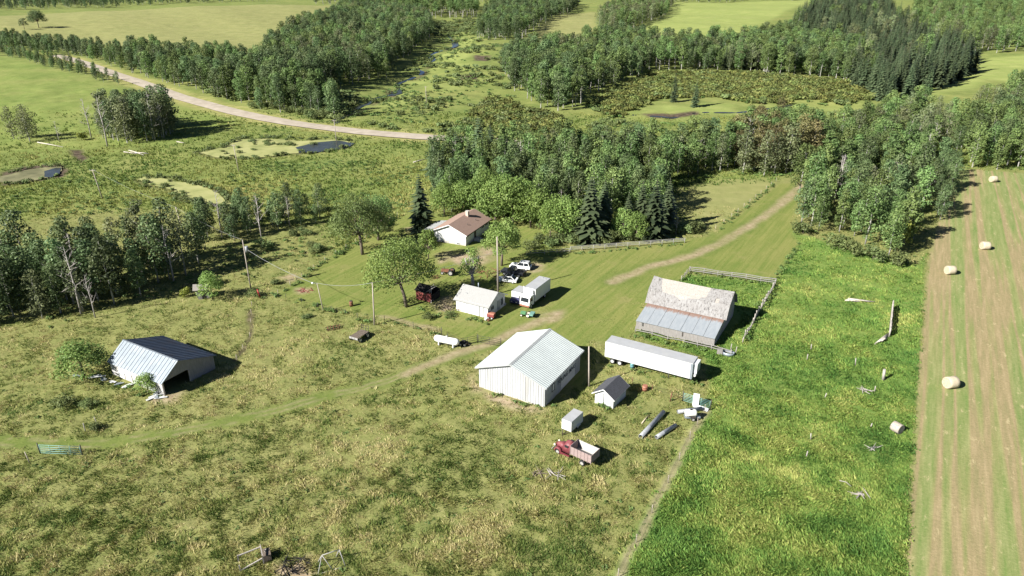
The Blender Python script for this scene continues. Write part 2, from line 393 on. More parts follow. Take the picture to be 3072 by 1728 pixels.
YARD_PATCH = [gp(p) for p in ([(1320, 670), (1345, 660), (1368, 668), (1366, 680), (1335, 686), (1315, 680)], [(1120, 640), (1180, 640), (1220, 620), (1240, 625), (1240, 655), (1190, 680), (1150, 664)],
              [(1098, 640), (1130, 632), (1135, 655), (1105, 664)], [(745, 724), (785, 724), (788, 734), (750, 737)], [(700, 700), (740, 690), (760, 700), (725, 712)],
              [(1020, 574), (1058, 568), (1064, 580), (1030, 585)], [(1360, 790), (1420, 780), (1400, 808), (1330, 826)], [(1200, 980), (1215, 985), (1370, 1035), (1330, 1040), (1240, 1012)],
              [(380, 1000), (470, 985), (440, 1015), (380, 1020)], [(690, 1425), (780, 1395), (800, 1470), (700, 1475)], [(1180, 955), (1205, 930), (1207, 985), (1190, 990)],
              [(1530, 1560), (1500, 1500), (1560, 1500), (1570, 1560)], [(1150, 745), (1135, 780), (1105, 785), (1090, 765), (1120, 745)])]
MUD = [gp(p) for p in ([(0, 434), (60, 418), (150, 412), (175, 425), (160, 445), (60, 462), (0, 468)], [(170, 380), (205, 378), (222, 395), (205, 412), (190, 400)], [(1610, 287), (1690, 288), (1750, 280), (1760, 288), (1695, 300), (1640, 298)],
       [(1190, 138), (1232, 140), (1230, 155), (1195, 152)], [(1150, 190), (1200, 188), (1200, 198), (1160, 200)], [(975, 225), (1005, 232), (990, 246), (970, 240)])]
ROADL = gp([(140, 140), (190, 153), (235, 168), (290, 188), (345, 206), (400, 226), (450, 244), (520, 264), (600, 285), (700, 305), (800, 320), (900, 332), (1000, 341), (1100, 348), (1200, 353), (1330, 362)])
PONDA = gp([(346, 452), (372, 446), (410, 449), (440, 458), (490, 463), (520, 474), (548, 487), (566, 506), (592, 516), (580, 522), (545, 516), (505, 515), (470, 502), (430, 478), (380, 466)])
PONDB = gp([(500, 385), (560, 372), (600, 352), (680, 350), (760, 356), (830, 352), (880, 358), (872, 370), (800, 382), (730, 388), (640, 398), (590, 396), (545, 398)])
WATERB = gp([(745, 372), (790, 360), (850, 355), (890, 362), (872, 374), (800, 384), (752, 386)])
PONDC = gp([(-20, 452), (0, 446), (60, 430), (110, 422), (150, 420), (158, 430), (120, 448), (70, 458), (20, 464)])
WATERC = gp([(112, 432), (140, 424), (154, 424), (150, 438), (128, 448), (112, 446)])
WATERS = [gp(p) for p in ([(1136, 108), (1152, 106), (1154, 116), (1140, 122)], [(1078, 146), (1090, 140), (1094, 148), (1082, 152)], [(982, 234), (1010, 226), (1012, 236), (988, 242)], [(836, 304), (850, 298), (856, 308), (842, 314)])]
CREEKBED = np.array(CREEK)
FSTRIP = gp([(1778, 1030), (1738, 1105), (1683, 1215), (1643, 1290), (1603, 1365), (1558, 1452), (1500, 1560)])

EDGE_V = Z['hay'][6] - Z['hay'][3]; EDGE_A = math.atan2(EDGE_V[1], EDGE_V[0])

def zones(x, y):
    """zone weights at world points"""
    wx = x + 1.6 * (fbm(x, y, 5, 3, 3) - .5); wy = y + 1.6 * (fbm(x, y, 5, 4, 3) - .5)
    far = 1 + sstep(y, 220, 500) * 3
    z = {}
    z['meadow'] = mask(wx, wy, Z['meadow'], 5)
    z['west'] = mask(wx, wy, Z['west'], 4)
    z['tan'] = np.maximum(mask(wx, wy, Z['tan'], 5), np.maximum(mask(wx, wy, Z['tan2'], 5), .75 * mask(wx, wy, Z['clearing'], 1.5)))
    z['field'] = np.maximum(mask(wx, wy, Z['field'], 6), np.maximum(mask(wx, wy, Z['field_b'], 5), mask(wx, wy, Z['field_c'], 4)))
    z['field'] = np.maximum(z['field'], .75 * np.maximum(mask(wx, wy, Z['floor'], 8), mask(wx, wy, Z['floor2'], 6)) * sstep(fbm(x, y, 15, 81, 3), .38, .6))
    z['tan'] = np.maximum(z['tan'], .9 * lmask(wx, wy, FSTRIP, .75, .35))
    z['lawn'] = mask(wx, wy, Z['lawn'], .9)
    z['lush'] = mask(x + .3 * (wx - x), wy, Z['lush'], .6)
    z['hay'] = mask(x + .5 * (wx - x), y, Z['hay'], .3)
    n = fbm(x, y, 2.2, 9, 3)
    z['track'] = np.maximum(lmask(wx, wy, TRACK, 1.55, .8), .8 * lmask(wx, wy, DRIVE, 3.0, 1.2))
    d = np.maximum(.75 * lmask(wx, wy, RUT, .9, .8), .8 * lmask(wx, wy, DRIVE, 1.25, .8) * (.45 + .8 * n))
    d = np.maximum(d, .6 * lmask(wx, wy, PATH, .6, .4))
    d = np.maximum(d, .45 * (lmask(wx, wy, TRACK + [.25, .75], .25, .25) + lmask(wx, wy, TRACK - [.25, .75], .25, .25)) * sstep(n, .3, .55))
    d = np.maximum(d, .62 * lmask(wx, wy, FSTRIP, .5, .3))
    for P in YARD_PATCH: d = np.maximum(d, mask(wx, wy, P, 1.0) * np.clip(n * 1.7, .35, 1))
    d = np.maximum(d, .55 * lmask(x, y, ROADL, 8.0, 3.0) * 0)
    z['dirt'] = np.clip(d, 0, 1)
    m = .85 * lmask(wx, wy, DARKLINE, .42, .2)  # narrow dark brown line across the pasture, slightly sunk
    for P in MUD: m = np.maximum(m, mask(wx, wy, P, 1.2))
    for P in (PONDA, PONDB): m = np.maximum(m, .55 * mask(wx, wy, P, 2.0, 1.6))
    m = np.maximum(m, .8 * lmask(x, y, CREEKBED, 1.6, 1.2) * sstep(fbm(x, y, 14, 6, 2), .42, .6))
    z['mud'] = m
    z['verge'] = np.maximum(lmask(x, y, ROADL, 9.0, 2.5), .95 * lmask(wx, wy, FSTRIP, 1.0, .3))
    return z

def ground_mat():
    m, nt, b, _ = new_mat('ground'); P = pos(nt)
    big = noise(nt, P, .035, 3, .5); med = noise(nt, P, .22, 4, .6, .4); fine = noise(nt, mapping(nt, P, (1, 1.4, 1), (0, 0, .5)), 1.9, 5, .7, .6)
    fa = ramp(nt, fine, [(.34, 0.0), (.66, 1.0)])
    def three(fac, a, c, d): return ramp(nt, fac, [(.3, a), (.5, c), (.7, d)])
    past = mix(nt, three(med, (.105, .145, .036), (.18, .195, .062), (.285, .265, .112)), three(big, (.12, .165, .04), (.19, .20, .066), (.265, .245, .105)), .45)
    past = mix(nt, past, mix(nt, (.09, .12, .03), (.32, .30, .13), fa), .40)
    cc = past
    def over(c, a): 
        nonlocal cc
        cc = mix(nt, cc, c, attr(nt, a))
    mead = mix(nt, three(med, (.085, .130, .032), (.160, .200, .050), (.265, .275, .092)), three(big, (.105, .165, .036), (.175, .215, .056), (.26, .255, .085)), .5)
    over(mix(nt, mead, mix(nt, (.065, .095, .03), (.29, .30, .115), fa), .3), 'meadow')
    over(mix(nt, three(big, (.125, .185, .042), (.175, .225, .058), (.24, .25, .085)), mix(nt, three(med, (.10, .145, .035), (.17, .215, .055), (.26, .27, .095)), mix(nt, (.09, .12, .03), (.28, .28, .10), fa), .3), .5), 'west')
    streak = noise(nt, mapping(nt, P, (.02, .16, 1)), 1.0, 4, .6)
    over(mix(nt, three(streak, (.19, .21, .075), (.235, .24, .092), (.285, .275, .115)), three(med, (.17, .185, .065), (.235, .24, .095), (.30, .285, .13)), .4), 'tan')
    over(mix(nt, three(streak, (.185, .235, .065), (.235, .28, .085), (.30, .32, .115)), three(med, (.19, .235, .06), (.24, .28, .085), (.29, .31, .11)), .35), 'field')
    over(three(med, (0.182, 0.208, 0.058), (0.260, 0.260, 0.091), (0.338, 0.305, 0.130)), 'verge')
    # mown lawn with mower lines
    mow = noise(nt, mapping(nt, mapping(nt, P, (1, 1, 1), (0, 0, math.radians(-58))), (.05, 1.1, 1)), 1.0, 4, .65)
    lawn = mix(nt, three(med, (0.110, 0.172, 0.029), (0.156, 0.203, 0.044), (0.214, 0.224, 0.068)), three(big, (0.099, 0.172, 0.029), (0.156, 0.203, 0.044), (0.224, 0.224, 0.073)), .55)
    lawn = mix(nt, lawn, mix(nt, (0.092, 0.132, 0.027), (0.288, 0.248, 0.096), ramp(nt, mow, [(.38, 0.0), (.62, 1.0)])), .38)
    lawn = mix(nt, lawn, (0.288, 0.240, 0.112), ramp(nt, noise(nt, P, .11, 5, .7, .6), [(.55, 0.0), (.72, .6)]))
    lawn = mix(nt, lawn, mix(nt, (0.072, 0.104, 0.024), (0.248, 0.248, 0.096), fa), .2)
    over(lawn, 'lawn')
    lush = mix(nt, three(med, (.075, .15, .03), (.13, .22, .045), (.21, .26, .065)), three(big, (.08, .165, .032), (.135, .22, .046), (.21, .25, .065)), .5)
    over(mix(nt, lush, mix(nt, (.035, .065, .02), (.21, .245, .08), fa), .3), 'lush')
    # hay stubble: swaths run with the field edge
    hp = mapping(nt, P, (1, 1, 1), (0, 0, -EDGE_A))
    sw = noise(nt, mapping(nt, hp, (.006, .30, 1)), 1.0, 2, .5); sw2 = noise(nt, mapping(nt, hp, (.10, 1.3, 1)), 1.0, 4, .65); cl = noise(nt, mapping(nt, hp, (.35, .9, 1)), 1.0, 5, .7)
    hay = ramp(nt, sw, [(.41, (.115, .225, .042)), (.46, (.20, .235, .075)), (.49, (.275, .22, .115)), (.54, (.26, .21, .11)), (.57, (.19, .235, .07)), (.62, (.11, .215, .042))])
    hay = mix(nt, hay, ramp(nt, sw2, [(.36, (.13, .17, .06)), (.5, (.27, .22, .12)), (.66, (.46, .36, .22))]), .36)
    hay = mix(nt, hay, (.50, .42, .24), ramp(nt, cl, [(.59, 0.0), (.70, .75)]))
    hay = mix(nt, hay, mix(nt, (.12, .12, .05), (.40, .32, .18), fa), .22)
    over(hay, 'hay')
    over(mix(nt, three(med, (.085, .135, .026), (.12, .17, .036), (.165, .195, .052)), mix(nt, (.08, .10, .025), (.26, .24, .09), fa), .25), 'track')
    over(three(noise(nt, P, .9, 5, .65), (.22, .165, .11), (.32, .25, .165), (.42, .34, .24)), 'dirt')
    over(three(noise(nt, P, .6, 4, .6), (.045, .035, .025), (.085, .065, .045), (.15, .115, .085)), 'mud')
    nt.links.new(cc, b.inputs['Base Color']); b.inputs['Roughness'].default_value = .95; b.inputs['Specular IOR Level'].default_value = .1
    bump(nt, b, fine, .5, .18)
    return m

def micro(x, y, z):
    r_ = (1 - z['lawn']) * (1 - z['hay']) * (1 - z['track'])
    return r_ * sstep(poly_dist(x, y, ROADL), 5, 8) * (fbm(x, y, 1.4, 21, 2) - .5) * .34 * (y < 400)
ys = [-400.0, -120.0, 0.0, 30.0]; yy = 45.0
while yy < 1900: ys.append(yy); yy += max(.3, .0056 * yy)
ys += [2100, 2500, 3200, 4500, 7000, 10500]; ys = np.array(ys)
NC = 500; us = np.linspace(-1, 1, NC)
hw = np.where(ys < 45, 150, 1.02 * np.maximum(ys, 45) + 62)
GX = us[None, :] * hw[:, None]; GY = np.repeat(ys[:, None], NC, 1)
fx, fy = GX.ravel(), GY.ravel(); zz = zones(fx, fy); GZ = hterr(fx, fy)
GZ = GZ + micro(fx, fy, zz) - .12 * zz['mud']
calm = sstep(np.minimum(poly_dist(fx, fy, ROADL) - 3, np.minimum.reduce([-sdf(fx, fy, P_) for P_ in [PONDA, PONDB, PONDC] + WATERS])), 2, 9)
GZ = GZ + calm * (1 - zz['lawn']) * zz['meadow'] * (fbm(fx, fy, 9, 22, 2) - .4) * 1.0 * sstep(fy, 200, 300)
ii = np.arange(len(ys) - 1)[:, None] * NC + np.arange(NC - 1)[None, :]
F = np.stack([ii, ii + 1, ii + NC + 1, ii + NC], -1).reshape(-1, 4)
ground = struct(obj('ground', fast_mesh('ground', np.stack([fx, fy, GZ], 1), F, ground_mat(), zz, True)))

def sheet(name, P, mat, dz, inset=0.0, step=None):
    """polygon laid on the terrain as a thin sheet"""
    P = np.asarray(P); c = P.mean(0); n = len(P)
    Q = []
    for i in range(n):
        a, b = P[i], P[(i + 1) % n]; k = 5
        for j in range(k):
            q = a + (b - a) * j / k; Q.append(q + (fbm(q[0:1], q[1:2], 4, 31)[0] - .5) * (q - c) * .16)
    Q = np.array(Q); zc = float(np.median(hterr(Q[:, 0], Q[:, 1]))) + dz
    from mathutils.geometry import tessellate_polygon
    tri = tessellate_polygon([[Vector((q[0], q[1], 0)) for q in Q]])
    me = fast_mesh(name, np.column_stack([Q, np.full(len(Q), zc)]), np.array(tri), mat)
    return struct(obj(name, me))

def ribbon(name, P, half, mat, dz, k=6):
    P = np.asarray(P); pts = []
    for i in range(len(P) - 1):
        p0 = P[max(i - 1, 0)]; p1 = P[i]; p2 = P[i + 1]; p3 = P[min(i + 2, len(P) - 1)]
        for t in np.linspace(0, 1, k, endpoint=False):
            pts.append(.5 * ((2 * p1) + (-p0 + p2) * t + (2 * p0 - 5 * p1 + 4 * p2 - p3) * t * t + (-p0 + 3 * p1 - 3 * p2 + p3) * t ** 3))
    pts.append(P[-1]); pts = np.array(pts); d = np.gradient(pts, axis=0); d /= np.linalg.norm(d, axis=1)[:, None]; nr = np.stack([-d[:, 1], d[:, 0]], 1)
    cr = (-1, -.5, 0, .5, 1); V = []
    for i, p in enumerate(pts):
        for c in cr:
            q = p + nr[i] * half * c * (1 + .02 * math.sin(i * 1.7)); V.append((q[0], q[1], float(hterr(q[0], q[1])) + dz + .12 * (1 - c * c)))
    m = len(cr); F = [(i * m + j, i * m + j + 1, (i + 1) * m + j + 1, (i + 1) * m + j) for i in range(len(pts) - 1) for j in range(m - 1)]
    F = [f[::-1] for f in F]
    return struct(obj(name, fast_mesh(name, V, F, mat, smooth=True)))

def gravel_mat():
    m, nt, b, _ = new_mat('gravel'); P = pos(nt)
    c = ramp(nt, noise(nt, P, .25, 5, .65), [(.3, (.30, .255, .20)), (.55, (.38, .33, .265)), (.75, (.44, .385, .315))])
    nt.links.new(c, b.inputs['Base Color']); b.inputs['Roughness'].default_value = .95; bump(nt, b, noise(nt, P, 6, 3), .3, .03); return m
def water_mat(name, c, rough=.08):
    m, nt, b, _ = new_mat(name); P = pos(nt)
    nt.links.new(ramp(nt, noise(nt, P, .35, 4, .6), [(.35, c), (.7, tuple(x * 1.6 for x in c))]), b.inputs['Base Color']); b.inputs['Roughness'].default_value = rough
    bump(nt, b, noise(nt, P, 1.5, 2), .06, .05); return m
def algae_mat(name, a, c, d):
    m, nt, b, _ = new_mat(name); P = pos(nt)
    nt.links.new(ramp(nt, noise(nt, P, .16, 5, .6, .5), [(.3, a), (.5, c), (.72, d)]), b.inputs['Base Color']); b.inputs['Roughness'].default_value = .7; return m
ribbon('gravel_road', ROADL, 4.3, gravel_mat(), .30)
M['water'] = water_mat('water', (.035, .04, .04), .22); ALG = algae_mat('duckweed', (.19, .215, .07), (.29, .30, .11), (.37, .365, .16))
sheet('pond', PONDA, ALG, .16); sheet('pond', PONDB, ALG, .16); sheet('pond', WATERB, M['water'], .21)
sheet('pond', PONDC, algae_mat('pond_silt', (.07, .075, .03), (.15, .145, .07), (.25, .24, .12)), .16); sheet('pond', WATERC, M['water'], .21)
for P in WATERS: sheet('creek_water', P, M['water'], .25)
M['creek'] = water_mat('creek_water', (.025, .028, .028))
ribbon('creek', gp([(838, 306), (870, 290), (905, 268), (925, 262), (945, 248), (985, 238), (1005, 228), (1000, 212), (1030, 200), (1062, 184), (1050, 172), (1075, 160), (1092, 150), (1078, 141), (1110, 128), (1148, 114), (1135, 100), (1130, 82), (1165, 70), (1190, 56)]), 1.5, M['creek'], .12)
ribbon('creek', gp([(1590, 290), (1640, 293), (1690, 297), (1730, 290), (1760, 284), (1850, 284), (1920, 276), (1990, 264)]), 1.2, M['creek'], .10)

# ------------------------------------------------------------------ grass that stands up
def grass_mat(name, stops, trans=.3):
    m, nt, b, out = new_mat(name)
    c = ramp(nt, attr(nt, 'dry'), stops); nt.links.new(c, b.inputs['Base Color']); b.inputs['Roughness'].default_value = .7; b.inputs['Specular IOR Level'].default_value = .15
    t = nt.nodes.new('ShaderNodeBsdfTranslucent'); nt.links.new(c, t.inputs['Color']); ms = nt.nodes.new('ShaderNodeMixShader'); ms.inputs[0].default_value = trans
    nt.links.new(b.outputs[0], ms.inputs[1]); nt.links.new(t.outputs[0], ms.inputs[2]); nt.links.new(ms.outputs[0], out.inputs[0]); return m

def tufts(name, X, Y, H, W, lean, dry, mat, nb=6, spread=.35, seed=1, wind=None, dz=0.0):
    """clumps of blades: one triangle each, leaning with the local lie of the grass"""
    r = np.random.default_rng(seed); n = len(X)
    ang0 = (fbm(X, Y, 6, 41, 2) * 3.2 + fbm(X, Y, 1.7, 43, 2) * 3.0 + .4) if wind is None else wind + (fbm(X, Y, 4, 41, 2) - .5) * 3
    z0 = hterr(X, Y) + dz; a = ang0[:, None] + r.normal(0, .9, (n, nb)); s = r.uniform(.6, 1.25, (n, nb))
    ln = lean[:, None] * r.uniform(.5, 1.4, (n, nb)); h = H[:, None] * s
    ox = r.normal(0, spread, (n, nb)) * H[:, None]; oy = r.normal(0, spread, (n, nb)) * H[:, None]
    bx = X[:, None] + ox; by = Y[:, None] + oy; pa = r.uniform(0, math.pi, (n, nb)); w = W[:, None] * r.uniform(.6, 1.3, (n, nb)) * .5
    tx = bx + np.cos(a) * h * np.sin(ln); ty = by + np.sin(a) * h * np.sin(ln); tz = z0[:, None] + h * np.cos(np.minimum(ln, 1.35)) + .02
    V = np.stack([np.stack([bx - np.cos(pa) * w, by - np.sin(pa) * w, np.broadcast_to(z0[:, None] - .05, bx.shape)], -1),
                  np.stack([bx + np.cos(pa) * w, by + np.sin(pa) * w, np.broadcast_to(z0[:, None] - .05, bx.shape)], -1),
                  np.stack([tx, ty, tz], -1)], 2).reshape(-1, 3)
    F = np.arange(len(V)).reshape(-1, 3)
    dr = np.clip(dry[:, None] + r.normal(0, .13, (n, nb)), 0, 1); dr = np.repeat(dr.ravel(), 3)
    return obj(name, fast_mesh(name, V, F, mat, {'dry': dr}))

def scatter(n, y0, y1, power=2.0, seed=1, x0=None, x1=None):
    """random ground points, denser close to the camera"""
    r = np.random.default_rng(seed); u = r.uniform(0, 1, n); k = 1 - power
    Y = (y0 ** k + u * (y1 ** k - y0 ** k)) ** (1 / k) if power != 1 else y0 * (y1 / y0) ** u
    X = r.uniform(-1, 1, n) * (.80 * Y + 12); return X, Y, r
BUILT = [gp(p) for p in ([(1205, 985), (1370, 1025), (1480, 960), (1480, 925), (1370, 880), (1250, 905)], [(1492, 1012), (1541, 1032), (1590, 985), (1540, 960)],
         [(1600, 835), (1800, 870), (1870, 800), (1850, 770), (1650, 735)], [(285, 960), (415, 998), (545, 920), (400, 855)])]
def free(x, y):
    k = np.ones(len(x), bool)
    for P in BUILT: k &= sdf(x, y, P) < .2
    return k
X, Y, r = scatter(270000, 52, 190, 1.75, 3); zt = zones(X, Y)
w_ = (1 - zt['lawn']) * (1 - zt['lush']) * (1 - zt['hay']) * (1 - zt['track']) * (1 - zt['verge']) * (1 - .9 * zt['dirt']) * (1 - zt['mud']) * (1 - zt['meadow'])
k = (r.uniform(0, 1, len(X)) < w_ * np.clip(2.6 * fbm(X, Y, 1.3, 51, 2) - .55, .12, 1)) & free(X, Y); X, Y = X[k], Y[k]
big_ = fbm(X, Y, 16, 52, 3); dry = np.clip(.50 + .65 * (big_ - .5) + 1.5 * (fbm(X, Y, 1.5, 53, 2) - .5) + r.normal(0, .16, len(X)), 0, 1); sc = r.uniform(.6, 1.35, len(X)) * (.55 + 1.0 * fbm(X, Y, 1.6, 54, 2))
for (px, py, rd, am) in ((945, 1120, 5, .55), (915, 1105, 3, .4), (985, 1150, 4, .35), (1195, 1305, 3, .5), (1215, 1345, 4, .4), (470, 1240, 5, .3), (760, 850, 6, .3), (1030, 870, 5, .25), (1240, 1390, 4, .35), (330, 1180, 5, .2)):
    c_ = gd(px, py); dry = np.clip(dry + am * np.exp(-((X - c_[0]) ** 2 + (Y - c_[1]) ** 2) / rd ** 2) - (.28 * np.exp(-((X - c_[0] - 9) ** 2 + (Y - c_[1] + 4) ** 2) / 40)), 0, 1)
g_past = tufts('pasture_grass', X, Y, .34 * sc, .085 * sc * (1 + Y / 260), .85 + .45 * r.uniform(0, 1, len(X)), dry,
      grass_mat('pasture_grass', [(.06, (.095, .15, .034)), (.35, (.20, .245, .064)), (.62, (.345, .335, .118)), (.94, (.56, .49, .25))]), 5, .45, 4, None, micro(X, Y, zones(X, Y)))
g_past['kind'] = 'stuff'
X, Y, r = scatter(150000, 52, 165, 1.6, 5); X = np.abs(X) ; zt = zones(X, Y)
k = (r.uniform(0, 1, len(X)) < zt['lush'] * (1 - zt['hay']) * (1 - zt['verge']) * (1 - zt['dirt'])) & free(X, Y) & (X < .8 * Y + 12); X, Y = X[k], Y[k]
big_ = fbm(X, Y, 11, 62, 3); dry = np.clip(.40 + 1.3 * (big_ - .5) + .8 * (fbm(X, Y, 2.4, 63, 2) - .5) + r.normal(0, .1, len(X)), 0, 1); sc = r.uniform(.6, 1.25, len(X)) * (.45 + 1.1 * fbm(X, Y, 2.0, 64, 2))
g_lush = tufts('lush_grass', X, Y, .36 * sc, .16 * sc * (1 + Y / 260), .85 + .5 * r.uniform(0, 1, len(X)), dry,
      grass_mat('lush_grass', [(.05, (.080, .175, .038)), (.35, (.165, .29, .062)), (.65, (.275, .36, .086)), (.95, (.42, .44, .14))]), 6, .5, 6, None, micro(X, Y, zones(X, Y)))
g_lush['kind'] = 'stuff'
# rank grass and weeds round the yard edges and in the near meadows
X, Y, r = scatter(120000, 110, 330, 1.4, 7); zt = zones(X, Y)
k = (r.uniform(0, 1, len(X)) < zt['meadow'] * (1 - zt['lawn']) * (1 - zt['hay']) * (1 - zt['mud']) * (1 - zt['west'] * .6) * (.25 + 1.1 * fbm(X, Y, 9, 71, 3)) * (poly_dist(X, Y, ROADL) > 6.5))
for P in (PONDA, PONDB, PONDC): k &= sdf(X, Y, P) < -.3
X, Y = X[k], Y[k]; dry = np.clip(.45 + 1.7 * (fbm(X, Y, 22, 72, 3) - .5), 0, 1); sc = r.uniform(.7, 1.3, len(X))
g_mead = tufts('meadow_grass', X, Y, .62 * sc, .22 * sc * (1 + Y / 300), .45 + .3 * r.uniform(0, 1, len(X)), dry,
      grass_mat('meadow_grass', [(.05, (.085, .150, .036)), (.4, (.165, .225, .055)), (.7, (.275, .295, .085)), (.95, (.40, .37, .145))]), 4, .6, 8)
g_mead['kind'] = 'stuff'

X, Y, r = scatter(110000, 95, 200, 1.2, 9); zt = zones(X, Y)
k = (r.uniform(0, 1, len(X)) < zt['lawn'] * (1 - zt['dirt']) * (.4 + .8 * fbm(X, Y, 3, 91, 2))) & free(X, Y); X, Y = X[k], Y[k]; sc = r.uniform(.6, 1.4, len(X))
g_lawn = tufts('lawn_grass', X, Y, .06 * sc, .09 * sc * (1 + Y / 260), .6 + .5 * r.uniform(0, 1, len(X)), np.clip(.45 + 1.4 * (fbm(X, Y, 7, 92, 3) - .5) + r.normal(0, .12, len(X)), 0, 1),
      grass_mat('lawn_grass', [(.05, (.085, .15, .028)), (.4, (.145, .20, .042)), (.7, (.22, .245, .066)), (.95, (.33, .31, .115))]), 3, .9, 10)
g_lawn['kind'] = 'stuff'

# ------------------------------------------------------------------ trees
def leaf_quads(P, N, S, r):
    """folded diamond leaves / leaf sprays"""
    n = len(P); t = r.normal(0, 1, (n, 3)); t -= (t * N).sum(1)[:, None] * N; t /= np.linalg.norm(t, axis=1)[:, None] + 1e-9; b = np.cross(N, t)
    S = S[:, None]; w = r.uniform(.28, .46, (n, 1)); f = r.uniform(.05, .25, (n, 1))
    V = np.stack([P - t * S * .5, P + b * S * w - N * S * f, P + t * S * .5, P - b * S * w - N * S * f], 1).reshape(-1, 3)
    i = np.arange(n)[:, None] * 4
    F = np.concatenate([i + np.array([[0, 1, 2]]), i + np.array([[0, 2, 3]])], 0)
    return V, F
def crown_mesh(name, clumps, n, size, mat, seed, shell=.55, updir=.35, rnd_amt=1.0):
    r = np.random.default_rng(seed); C = np.array([c[0] for c in clumps], float); R = np.array([c[1] for c in clumps], float)
    p = (R.prod(1)) ** (2 / 3); k = r.choice(len(C), n, p=p / p.sum())
    d = r.normal(0, 1, (n, 3)); d /= np.linalg.norm(d, axis=1)[:, None]
    rad = shell + (1 - shell) * r.uniform(0, 1, n) ** .6; rad = rad * r.uniform(.88, 1.16, n)
    P = C[k] + d * R[k] * rad[:, None]
    N = d * .8 + r.normal(0, .55, (n, 3)) + np.array([0, 0, updir]); N /= np.linalg.norm(N, axis=1)[:, None]
    V, F = leaf_quads(P, N, size * r.uniform(.65, 1.35, n), r)
    ctone = r.uniform(0, 1, len(C))
    rn = np.clip(.55 * r.uniform(0, 1, n) + .45 * ctone[k], 0, 1)
    return fast_mesh(name, V, F, mat, {'rnd': np.repeat(rn, 4)})
def trunk_mesh(name, h, r0, mat, seed, limbs=0, sides=6, bend=.25, lo=.35, hi=.85, reach=.22):
    rr = random.Random(seed); mb = MB(); pts = []; 
    for i in range(6):
        t = i / 5; pts.append((rr.uniform(-1, 1) * bend * t, rr.uniform(-1, 1) * bend * t, h * t))
    mb.tube(pts, [r0 * (1 - .85 * i / 5) for i in range(6)], sides)
    for i in range(limbs):
        t = lo + (hi - lo) * (i + rr.random()) / limbs; a = rr.uniform(0, 6.283); L_ = h * reach * rr.uniform(.6, 1.2) * (1.2 - .7 * t)
        b = Vector((0, 0, h * t)); e = b + Vector((math.cos(a) * L_, math.sin(a) * L_, L_ * rr.uniform(.5, 1.1))); mid = (b + e) / 2 + Vector((0, 0, -.08 * L_))
        q = r0 * (1 - .85 * t) * .5; mb.tube([b, mid, e], [q, q * .65, q * .2], 4, False)
    return mb.mesh(name, mat)

def poplar_clumps(h, w, seed, base=.3, n=9):
    """rounded, uneven crown of overlapping leaf masses"""
    r = random.Random(seed); out = []; hc = h * (1 - base)
    for i in range(n + 5):
        f = (i + .5) / (n + 5); z = base * h + hc * (.10 + .82 * f); prof = math.sqrt(max(.05, 1 - ((f - .42) / .62) ** 2)); a = 2.4 * i + r.uniform(-.5, .5); off = w * .5 * prof * r.uniform(.25, .66); s = w * r.uniform(.17, .27) * (.65 + .35 * prof)
        out.append(((math.cos(a) * off, math.sin(a) * off, z + r.uniform(-.04, .04) * h), (s, s, s * r.uniform(.75, 1.1))))
    out.append(((r.uniform(-.1, .1) * w, r.uniform(-.1, .1) * w, h * .93), (w * .2, w * .2, w * .2)))
    return out
def dome_clumps(h, w, seed, n=10, z0=.45):
    r = random.Random(seed); out = []
    for i in range(n):
        a = 2.4 * i + r.uniform(-.4, .4); q = math.sqrt((i + .5) / n); rad = w * .36 * q; z = h * (z0 + (1 - z0) * .88 * (1 - q * q * .75)) + r.uniform(-.04, .04) * h
        s = w * r.uniform(.15, .23); out.append(((math.cos(a) * rad, math.sin(a) * rad, z), (s, s, s * r.uniform(.65, .9))))
    return out
def shrub_clumps(h, w, seed, n=8):
    r = random.Random(seed); return [((r.uniform(-.36, .36) * w, r.uniform(-.36, .36) * w, h * r.uniform(.3, .68)), (w * r.uniform(.17, .28),) * 2 + (h * r.uniform(.24, .36),)) for _ in range(n)]
def spruce_mesh(name, h, w, mat, seed, levels=26, per=11, seg=3):
    r = np.random.default_rng(seed); P = []; N = []; S = []; V = []; F = []; rn = []
    for i in range(levels):
        t = i / (levels - 1); z = h * (.06 + .93 * t); L_ = w * .5 * (1 - t) ** .85 * r.uniform(.85, 1.15) + .12
        nb = max(4, int(per * (1 - .45 * t))); a0 = r.uniform(0, 6.28)
        for k in range(nb):
            a = a0 + 6.283 * k / nb + r.uniform(-.25, .25); l = L_ * r.uniform(.75, 1.2); wd = .62 * l + .3; tone = r.uniform(0, 1)
            dx, dy = math.cos(a), math.sin(a); px, py = -dy, dx; prev = None
            for s in range(seg + 1):
                q = s / seg; zz_ = z - .34 * l * q * q - .05 * l * q + r.uniform(-.04, .04); ww = wd * (1 - q) ** .8 * (.35 + 1.3 * q if q < .5 else 1) * .5 + .03
                A = (dx * l * q + px * ww, dy * l * q + py * ww, zz_ - .55 * ww); B = (dx * l * q - px * ww, dy * l * q - py * ww, zz_ - .55 * ww)
                V += [A, B]; rn += [min(1, .5 * tone + .5 * r.uniform(0, 1) * (.5 + .6 * q))] * 2; m = len(V)
                if s: F += [(m - 4, m - 3, m - 1), (m - 4, m - 1, m - 2)]
    return fast_mesh(name, np.array(V), np.array(F), mat, {'rnd': np.array(rn)})
